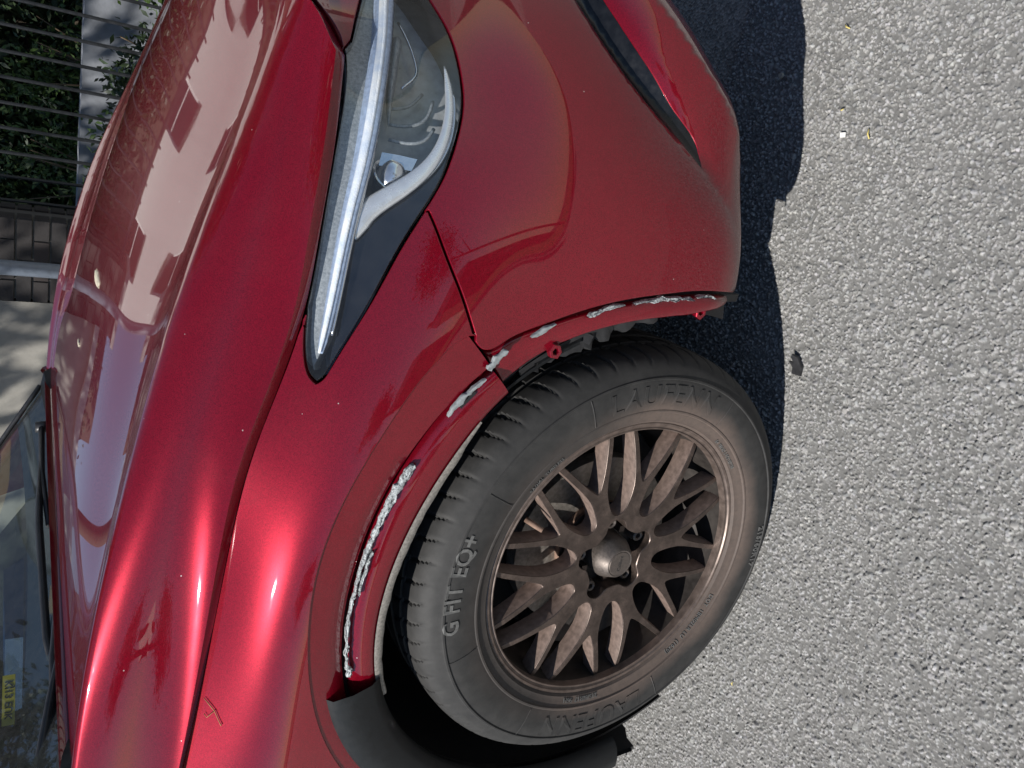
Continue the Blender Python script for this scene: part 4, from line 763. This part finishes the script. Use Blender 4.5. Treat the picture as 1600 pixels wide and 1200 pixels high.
me.loops.add(NF*4); me.loops.foreach_set('vertex_index',q); me.polygons.add(NF); me.polygons.foreach_set('loop_start',np.arange(0,NF*4,4,dtype=np.int32)); me.polygons.foreach_set('loop_total',np.full(NF,4,dtype=np.int32)); me.update(calc_edges=True)
ca_=me.color_attributes.new('chip','FLOAT_COLOR','POINT'); ca_.data.foreach_set('color',np.concatenate([Cc.reshape(-1,3),np.ones((NV,1))],1).reshape(-1).astype(np.float32))
me.polygons.foreach_set('use_smooth',np.ones(NF,bool)); me.materials.append(MT['asphalt']); o=bpy.data.objects.new('road_surface',me); COL.objects.link(o); tag(o,kind='structure')
def sheet(name,a,b,z,mat,thick=0): 
    if thick: o=MB().box((a[0],a[1],z-thick),(b[0],b[1],z)).build(name,mat)
    else: o=obj(name,[(a[0],a[1],z),(b[0],a[1],z),(b[0],b[1],z),(a[0],b[1],z)],[(0,1,2,3)],mat)
    return tag(o,kind='structure')
sheet('ground',(-150,-150),(150,150),-.06,'soil'); sheet('road',(-120,-15.2),(120,1.45),-.0085,'asphalt_far')
sheet('pavement',(-120,1.60),(120,3.4),.12,'paving',.15); sheet('lawn',(-120,-41.6),(120,-15.35),.12,'lawn',.15)
for ya,yb_ in ((1.45,1.6),(-15.35,-15.2)):
    kb=tag(MB().box((-120,ya,-.05),(120,yb_,-.02)).build('kerb','kerb_stone'),kind='structure')
    kp_=MB().box((-.455,ya,-.02),(.455,yb_,.115)).build('kerb_stone','kerb_stone',kb); kp_.location=(-12,0,0)
    for i in range(1,28): c=kp_.copy(); COL.objects.link(c); c.parent=kb; c.location=(-12+i*.914,0,0)
# ================================================================== behind the car: railings, brick pier, rendered wall, garden
var('rail_black',(.010,.011,.013),.4,60,.4,.1,.0005); m=M('brick_dark',(.035,.028,.026),.75); oi=m.n('ObjectInfo'); m.base(m.mix(m.rng(m.noise(70,5),.3,.7,0,.5),m.ramp(oi.outputs['Random'],[(0,(.010,.009,.010)),(.5,(.020,.016,.015)),(1,(.034,.024,.021))]),(.03,.026,.025))); m.bump(m.noise(260,6),.6,.002); MT['brick_dark']=m.m
var('mortar',(.11,.102,.092),.9,90,.2,.4,.002)
m=M('render_wall',(.4,.37,.31),.88); c=m.ramp(m.noise(3.2,7,.65),[(.3,(.15,.145,.13)),(.55,(.26,.245,.215)),(.72,(.34,.32,.28))]); c=m.mix(m.rng(m.noise(160,3),.35,.65,0,.35),c,(.25,.235,.205)); m.base(c); m.bump(m.noise(240,6),.5,.002); MT['render_wall']=m.m; var('pole_paint',(.16,.19,.235),.42,40,.15); var('garden_wall',(.21,.22,.24),.85,8,.25,.4,.004)
RL=tag(empty('iron_railing',(.8,3.02,.12)),'black iron railing with plain upright bars beyond the bonnet','railing')
MB().box((-1.24,-.02,1.62),(3.4,.02,1.66)).build('rail','rail_black',RL); MB().box((-1.24,-.02,.28),(3.4,.02,.32)).build('rail','rail_black',RL)
bp_=MB().tube([(0,0,.0),(0,0,1.72)],.0085,8).build('bar','rail_black',RL); bp_.location=(-1.16,0,0)
for i in range(1,39): c=bp_.copy(); COL.objects.link(c); c.parent=RL; c.location=(-1.16+i*.118,0,0)
PI_=tag(empty('brick_pier',(-.63,3.05,.12)),'dark brick gate pier with pale mortar at the end of the railing','pier')
MB().box((-.205,-.165,0),(.205,.165,1.80)).build('mortar_core','mortar',PI_)
brk=None
for k_ in range(24):
    z=.005+k_*.075
    for (u0,u1) in (((-.215,-.004),(.004,.215)) if k_%2 else ((-.215,-.109),(-.101,.101),(.109,.215))):
        bb=MB().box((u0,-.175,z),(u1,-.06,z+.064)).build('brick','brick_dark',PI_); bb.location=(RNG.normal(0,.0008),RNG.normal(0,.0012),0)
        bb=MB().box((u0,.06,z),(u1,.175,z+.064)).build('brick','brick_dark',PI_)
MB().box((-.25,-.21,1.80),(.25,.21,1.88)).build('cap_stone','kerb_stone',PI_)
PO=tag(empty('sign_pole',(-.60,2.62,.12)),'slim blue grey steel pole standing before the brick pier','pole')
MB().tube([(0,0,0),(0,0,3.2)],.036,20).build('tube','pole_paint',PO,True); MB().tube([(0,0,0),(0,0,.10)],.055,20).build('collar','pole_paint',PO,True); 
MB().box((-.2,-.045,2.6),(.2,-.038,3.1)).build('sign_back','pole_paint',PO)
WL=MB().box((-2.05,-.14,0),(0,.14,1.45)).build('rendered_wall','render_wall',loc=(-.86,3.05,.12)); tag(WL,'pale rendered garden wall right of the brick pier','wall')
MB().box((-2.07,-.19,1.45),(.02,.19,1.52)).build('coping','kerb_stone',WL)
GW=MB().box((-6,-.12,0),(6,.12,.80)).build('garden_step_wall','garden_wall',loc=(1,5.2,.0)); tag(GW,'low grey garden wall behind the railing, half hidden by shrubs','wall')
sheet('garden_ground',(-5,3.4),(12,14),.13,'soil')
var('leaf',(.055,.095,.02),.55,25,.45,Specular_IOR_Level=.4); var('leaf_dark',(.017,.034,.009),.55,25,.4); var('bark',(.09,.07,.05),.9,30,.35,.8,.01); var('stem',(.11,.075,.04),.8,60,.3)
def leaves(cx,cy,cz,rx,ry,rz_,num,size,seed,mat,name,parent,clumps=14):
    g=np.random.default_rng(seed); cc=[]
    for _ in range(clumps):
        d=g.normal(0,1,3); d/=np.linalg.norm(d); cc.append(d*g.uniform(.35,.95))
    cc=np.array(cc); k=g.integers(0,clumps,num); P=cc[k]+g.normal(0,.20,(num,3)); P=P*np.array([rx,ry,rz_])+np.array([cx,cy,cz])
    d=g.normal(0,1,(num,3)); d/=np.linalg.norm(d,axis=1,keepdims=True); u=np.cross(d,g.normal(0,1,(num,3))); u/=np.linalg.norm(u,axis=1,keepdims=True); w=np.cross(d,u)
    s=size*g.uniform(.6,1.3,(num,1)); V=np.stack([P-u*s,P+w*s*.42+d*s*.12,P+u*s,P-w*s*.42+d*s*.12],1).reshape(-1,3)
    me=bpy.data.meshes.new(name); me.from_pydata([],[],[]); me.vertices.add(num*4); me.vertices.foreach_set('co',V.reshape(-1).astype(np.float32)); me.loops.add(num*4); me.loops.foreach_set('vertex_index',np.arange(num*4,dtype=np.int32)); me.polygons.add(num); me.polygons.foreach_set('loop_start',np.arange(0,num*4,4,dtype=np.int32)); me.polygons.foreach_set('loop_total',np.full(num,4,dtype=np.int32)); me.update(calc_edges=True)
    me.materials.append(MT[mat]); o=bpy.data.objects.new(name,me); COL.objects.link(o); o.parent=parent; return o
def tree(loc,h,r,label,seed,num=5200,size=.085,mat='leaf',group=None):
    g=random.Random(seed); T=tag(empty('tree',loc),label,'tree',group)
    MB().tube([(0,0,-.1),(.05,.02,h*.25),(-.04,.05,h*.5),(.02,0,h*.8)],[.17,.13,.10,.04],10).build('trunk','bark',T,True)
    mb=MB()
    for i in range(7):
        a=i*.9+g.random(); z=h*(.42+.07*i); mb.tube([(0,0,z),(math.cos(a)*r*.4,math.sin(a)*r*.4,z+.3*r),(math.cos(a)*r*.8,math.sin(a)*r*.8,z+.55*r)],[.055,.035,.012],6)
    mb.build('limb','bark',T,True); leaves(0,0,h*.80,r,r,r*.8,num,size,seed,mat,'crown',T,22); return T
def shrub(loc,rx,rz_,label,seed,num=900,size=.032,mat='leaf'):
    T=tag(empty('shrub',loc),label,'shrub'); mb=MB()
    g=random.Random(seed)
    for i in range(5): a=g.random()*6.28; mb.tube([(0,0,0),(math.cos(a)*rx*.3,math.sin(a)*rx*.3,rz_*.5),(math.cos(a)*rx*.7,math.sin(a)*rx*.7,rz_*1.3)],[.014,.010,.004],6)
    mb.build('stem','stem',T,True); leaves(0,0,rz_*.9,rx,rx*.7,rz_*.85,num,size,seed,mat,'foliage',T,12); return T
for i,(x,y,rx,rz_,lb,mt) in enumerate(((1.05,4.5,.5,.36,'leafy green shrub low behind the railing, nearest the picture corner','leaf'),(.35,4.3,.42,.38,'leafy green shrub low behind the railing beside the bonnet edge','leaf_dark'),(-.35,4.2,.40,.42,'bright leafy shrub behind the railing next to the brick pier','leaf'),
    (1.0,6.0,.62,.62,'taller loose shrub above the low garden wall, far corner','leaf_dark'),(0.1,6.1,.55,.60,'taller loose shrub above the low garden wall, middle','leaf'),(-.75,6.0,.5,.62,'taller loose shrub above the low garden wall by the pier','leaf'))):
    shrub((x,y,.12 if i<3 else .3),rx,rz_,lb,20+i,1100,.03,mt)
# ------------------------------------------------------------------ houses on both sides, met mostly as reflections in the paint
var('white_render',(.72,.70,.66),.8,6,.06,.2,.002); var('slate',(.07,.075,.085),.6,12,.3,.3,.004); var('brick_red',(.27,.12,.075),.85,40,.3,.3,.003); var('frame_white',(.75,.75,.73),.5,20,.05); var('door_blue',(.03,.06,.12),.35,20,.15); var('room_dark',(.02,.02,.022),.9,5,.3); var('brick_yellow',(.36,.28,.18),.85,40,.25,.3,.003)
def house(x,y,w,h,face,wall,label,doorx=.2,cols=3,z=.12,roof=True,floors=2):
    """face = +1 looks towards +y, -1 towards -y"""
    H=tag(empty('house',(x,y,z)),label,'house'); d=7.0; f=face
    wallm=MB(); xs=[-w/2]; ops=[]
    cw=w/cols
    for r_ in range(floors):
        for k_ in range(cols):
            cx=-w/2+cw*(k_+.5); 
            if r_==0 and k_==int(doorx*cols): ops.append((cx-.5,cx+.5,.15,2.25,'door'))
            else: ops.append((cx-.55,cx+.55,.9+r_*2.9,2.45+r_*2.9,'window'))
    # wall as strips round the openings
    zs=sorted({0,h}|{o[2] for o in ops}|{o[3] for o in ops}); xx=sorted({-w/2,w/2}|{o[0] for o in ops}|{o[1] for o in ops})
    for i in range(len(xx)-1):
        run=None
        for j in range(len(zs)-1):
            mx,mz=(xx[i]+xx[i+1])/2,(zs[j]+zs[j+1])/2; solid=not any(o[0]<mx<o[1] and o[2]<mz<o[3] for o in ops)
            if solid: run=zs[j] if run is None else run
            if run is not None and (not solid or j==len(zs)-2):
                ze=zs[j] if not solid else zs[j+1]
                wallm.box((xx[i],min(0,-f*.3),run),(xx[i+1],max(0,-f*.3),ze)); run=None
    wallm.box((-w/2,min(-f*.3,-f*d),0),(-w/2+.3,max(-f*.3,-f*d),h)); wallm.box((w/2-.3,min(-f*.3,-f*d),0),(w/2,max(-f*.3,-f*d),h)); wallm.box((-w/2+.3,min(-f*d,-f*(d-.3)),0),(w/2-.3,max(-f*d,-f*(d-.3)),h))
    wallm.build('wall',wall,H)
    MB().box((-w/2+.32,min(-f*.9,-f*1.0),0),(w/2-.32,max(-f*.9,-f*1.0),h-.1)).build('room','room_dark',H)
    for a,b,c0_,c1_,kd in ops:
        if kd=='door':
            D=MB().box((a,min(-f*.12,-f*.17),c0_),(b,max(-f*.12,-f*.17),c1_)).build('door','door_blue',H); MB().box((b-.12,min(-f*.10,-f*.12),1.1),(b-.08,max(-f*.10,-f*.12),1.2)).build('handle','cap_metal',D)
        else:
            fr=MB(); t=.06; ya,yb2=min(-f*.1,-f*.17),max(-f*.1,-f*.17)
            fr.box((a,ya,c0_),(a+t,yb2,c1_)); fr.box((b-t,ya,c0_),(b,yb2,c1_)); fr.box((a+t,ya,c1_-t),(b-t,yb2,c1_)); fr.box((a+t,ya,c0_),(b-t,yb2,c0_+t)); fr.box((a+t,ya,(c0_+c1_)/2-.03),(b-t,yb2,(c0_+c1_)/2+.03)); Wd=fr.build('window','frame_white',H)
            obj('pane',[(a+t,-f*.14,c0_+t),(b-t,-f*.14,c0_+t),(b-t,-f*.14,c1_-t),(a+t,-f*.14,c1_-t)],[(0,1,2,3)],'house_glass',Wd); MB().box((a-.08,min(f*.06,-f*.1),c0_-.09),(b+.08,max(f*.06,-f*.1),c0_-.003)).build('sill','kerb_stone',Wd)
    if roof:
        ye=f*.35; yr=-f*d/2; yb3=-f*(d+.35); V=[(-w/2-.1,ye,h),(w/2+.1,ye,h),(w/2+.1,yr,h+2.3),(-w/2-.1,yr,h+2.3),(-w/2-.1,yb3,h),(w/2+.1,yb3,h),(-w/2-.1,ye,h-.12),(w/2+.1,ye,h-.12),(w/2+.1,yb3,h-.12),(-w/2-.1,yb3,h-.12)]
        rf=obj('roof',V,[(0,1,2,3),(3,2,5,4),(0,6,7,1),(4,5,8,9),(6,9,8,7),(0,3,4,9,6),(1,7,8,5,2)],'slate',H); MB().box((-w/2+.1,yr-.35,h+1.2),(-w/2+.8,yr+.35,h+3.2)).build('chimney','brick_yellow',rf)
    return H
house(1.0,12.6,8.6,8.4,-1,'white_render','white rendered house behind the garden, mirrored in the bonnet',.4,3,floors=3)
house(-19,13,8.4,6.3,-1,'brick_yellow','yellow brick house further back along the car side of the road',.2,3)
house(24.0,13.2,9.4,6.3,-1,'white_render','white rendered house far ahead of the car on its own side',.2,3)
for i,(x,w_,wl,lb) in enumerate(((-13.2,8.2,'brick_red','red brick house across the road, behind the photographer to the rear'),(-4.6,8.2,'white_render','white rendered house across the road behind the photographer'),(4.0,8.2,'brick_yellow','yellow brick house across the road behind the photographer'),(12.6,8.2,'brick_red','red brick house across the road, ahead of the car'))): house(x*1.5,-42,w_,6.2,1,wl,lb,(.2,.5,.8,.2)[i],3)
tree((-3.7,2.5,.12),7.2,2.2,'street tree on the pavement whose crown shades the railing',51,8500,.09,'leaf')
HG=tag(empty('hedge',(1.5,7.6,.12)),'tall dark hedge closing the garden behind the railing','hedge')
mb=MB()
for i in range(14): mb.tube([(-5+i*.75,0,0),(-5+i*.75+.1,.05,1.0),(-5+i*.75,0,1.9)],[.04,.03,.01],6)
mb.build('stem','bark',HG,True)
for k_ in range(3): leaves(-3.6+k_*3.6,0,1.35,2.3,.5,1.2,9000,.075,90+k_,'leaf_dark','foliage',HG,34)
MB().box((-5.5,.5,0),(5.8,.7,3.02)).build('backing_boards','bark',HG)
tree((-4.1,6.2,.12),8.2,1.6,'tall leafy garden tree behind the pale rendered wall',58,5000,.1,'leaf_dark')
tree((6.2,5.0,.12),7.0,2.3,'broad tree in a front garden well ahead of the car',57,7000,.1,'leaf_dark')
tree((1.9,3.9,.12),6.0,1.7,'garden tree behind the railing ahead of the car',52,6000,.09,'leaf_dark')
tree((-7.5,2.7,.12),6.8,1.9,'street tree further back on the car side pavement',53,4500,.1,'leaf')
tree((-9.4,-17.4,.12),7.6,2.2,'street tree across the road, to the rear',54,5200,.11,'leaf_dark'); tree((1.0,-17.2,.12),6.4,1.9,'street tree straight across the road',55,5200,.11,'leaf'); tree((10.5,-17.4,.12),7.4,2.2,'street tree across the road, well ahead of the car',56,4500,.11,'leaf_dark')
# ------------------------------------------------------------------ small things
var('blue_bin',(.02,.12,.42),.45,30,.1); BN=tag(empty('wheeled_bin',(-2.75,2.55,.12)),'blue wheeled bin on the pavement beyond the windscreen','bin')
mb=MB(); mb.add([(-.22,-.26,.06),(.22,-.26,.06),(.22,.26,.06),(-.22,.26,.06),(-.29,-.33,.98),(.29,-.33,.98),(.29,.33,.98),(-.29,.33,.98)],[(0,3,2,1),(4,5,6,7),(0,1,5,4),(1,2,6,5),(2,3,7,6),(3,0,4,7)]); mb.build('body','blue_bin',BN); mb=MB(); mb.add([(-.31,-.36,.99),(.31,-.36,.99),(.31,.36,.99),(-.31,.36,.99),(-.27,-.31,1.07),(.27,-.31,1.07),(.27,.31,1.09),(-.27,.31,1.09)],[(0,3,2,1),(4,5,6,7),(0,1,5,4),(1,2,6,5),(2,3,7,6),(3,0,4,7)]); mb.build('lid','blue_bin',BN)
for sx_ in (-.25,.25): w_=MB().lathe([(.03,-.03),(.10,-.03),(.10,.03),(.03,.03)],20,closed=True); o=autosmooth(w_.build('wheel','black_plastic',BN),30); o.location=(sx_,.28,.10); o.rotation_euler[2]=R(90)
# dried bird droppings on the bonnet
var('dropping',(.62,.55,.42),.9,400,.35,.8,.002)
def bonnet_pt(s,h,mir=False):
    P,N=B.evn([s],[h]); P=P[0]; N=N[0]; N=N if N[2]>0 else -N
    if mir: P=P*[1,-1,1]; N=N*[1,-1,1]
    return P,N
def splat(s,h,L_,wd,seed,label,mir=False):
    g=np.random.default_rng(seed); V=[];F=[]; n=28; d=g.uniform(.7,1.15,n)
    for k_,(sc,up) in enumerate(((1,0),(.8,.0016),(.35,.0022))):
        for j in range(n):
            t=2*math.pi*j/n; P,N=bonnet_pt(s+math.cos(t)*L_*sc*d[j],min(float(B.h[-1]),h+math.sin(t)*wd*sc*d[j]),mir); V.append(P+N*(up+.0003))
    for k_ in range(2):
        for j in range(n): F.append((k_*n+j,k_*n+(j+1)%n,(k_+1)*n+(j+1)%n,(k_+1)*n+j))
    F.append(tuple(2*n+j for j in range(n))); o=obj('bird_dropping',V,F,'dropping',None,True); tag(o,label,'dropping')
splat(.476,.816,.0095,.052,1,'long pale dried bird dropping near the middle of the bonnet'); splat(.335,.845,.004,.02,2,'smaller pale dried bird dropping nearer the windscreen on the bonnet',True)
# dry stem caught in the shut line
var('dry_stem',(.30,.13,.06),.8,100,.2); mb=MB(); tw,_n=onA([(1.137,.6933),(1.1308,.6848),(1.1245,.6765),(1.1108,.6678),(1.1061,.6643)],-.0022); mb.tube(tw,[.0005,.0008,.0007,.0006,.0009],6); tw,_n=onA([(1.1245,.6765),(1.1103,.6847),(1.1145,.689)],-.0024); mb.tube(tw,[.0005,.0005,.0006],6)
tag(mb.build('dry_twig','dry_stem',None,True),'thin dry brown twig caught in the bonnet shut line','twig')
def shard(name,loc,pts,th_,mat,label,cat,rz=0):
    n=len(pts); V=[(x,y,0) for x,y in pts]+[(x*.9,y*.9,th_) for x,y in pts]; F=[tuple(range(n))[::-1],tuple(range(n,2*n))]+[(i,(i+1)%n,n+(i+1)%n,n+i) for i in range(n)]
    o=obj(name,V,F,mat,loc=loc); o.rotation_euler=(.1,-.12,rz); return tag(o,label,cat)
shard('plastic_shard',(.315,-.822,.003),[(-.020,-.004),(-.006,-.012),(.014,-.009),(.022,.001),(.008,.003),(.012,.010),(-.002,.006),(-.012,.011)],.005,'black_plastic','black broken plastic shard lying on the asphalt by the tyre','shard',.6)
var('white_chip',(.75,.74,.70),.6,200,.08); var('straw',(.62,.50,.16),.8,100,.2); var('pebble',(.30,.28,.24),.8,200,.25,.5,.001)
shard('white_chip',(.692,-.754,.0025),[(-.004,-.004),(.004,-.005),(.005,.004),(-.003,.005)],.002,'white_chip','small white chip lying on the sunlit asphalt','chip',.3)
shard('pebble',(.772,-.588,.002),[(.005*math.cos(i*.785),.0045*math.sin(i*.785)) for i in range(8)],.005,'pebble','pale pebble lying in the shadow of the bumper','pebble')
for i,(x,y,a,l_) in enumerate(((.855,-.692,1.2,.013),(.73,-.736,2.2,.006),(.70,-.80,.5,.016),(-.279,-.929,.3,.007))):
    o=MB().tube([(-l_/2,0,0),(0,.001,.0015),(l_/2,-.001,0)],[.0009,.0013,.0008],6).build('straw_fragment','straw',None,True); o.location=(x,y,.003); o.rotation_euler[2]=a
    tag(o,('yellow straw fragment near the top right of the picture','tiny yellow seed husk close to the shadow edge','longest yellow straw fragment on the asphalt, beside the white chip','tiny yellow fragment on the asphalt behind the tyre','small yellow fragment alone on the open asphalt')[i],'straw')
# added yellow card behind the windscreen, imitating the reflection of a number plate
PL=MB().box((-.055,-.002,-.0125),(.055,.002,.0125)).build('plate_reflection_card','straw'); 
var('plate_reflection_yellow',(.72,.50,.05),.55,30,.06); PL.data.materials.clear(); PL.data.materials.append(MT['plate_reflection_yellow'])
Vt,Ft=text_mesh('KJ13 EUK',.0215,.0002,1.0,.0004); obj('plate_reflection_lettering',[(-x*.98,-.0024-z,y-.0075) for x,y,z in Vt],Ft,'room_dark',PL)
PL.location=(-.90,.045,1.143); PL.rotation_euler=(R(-6),0,R(42)); tag(PL,'added yellow card imitating a number plate reflected in the windscreen, characters reversed','card')
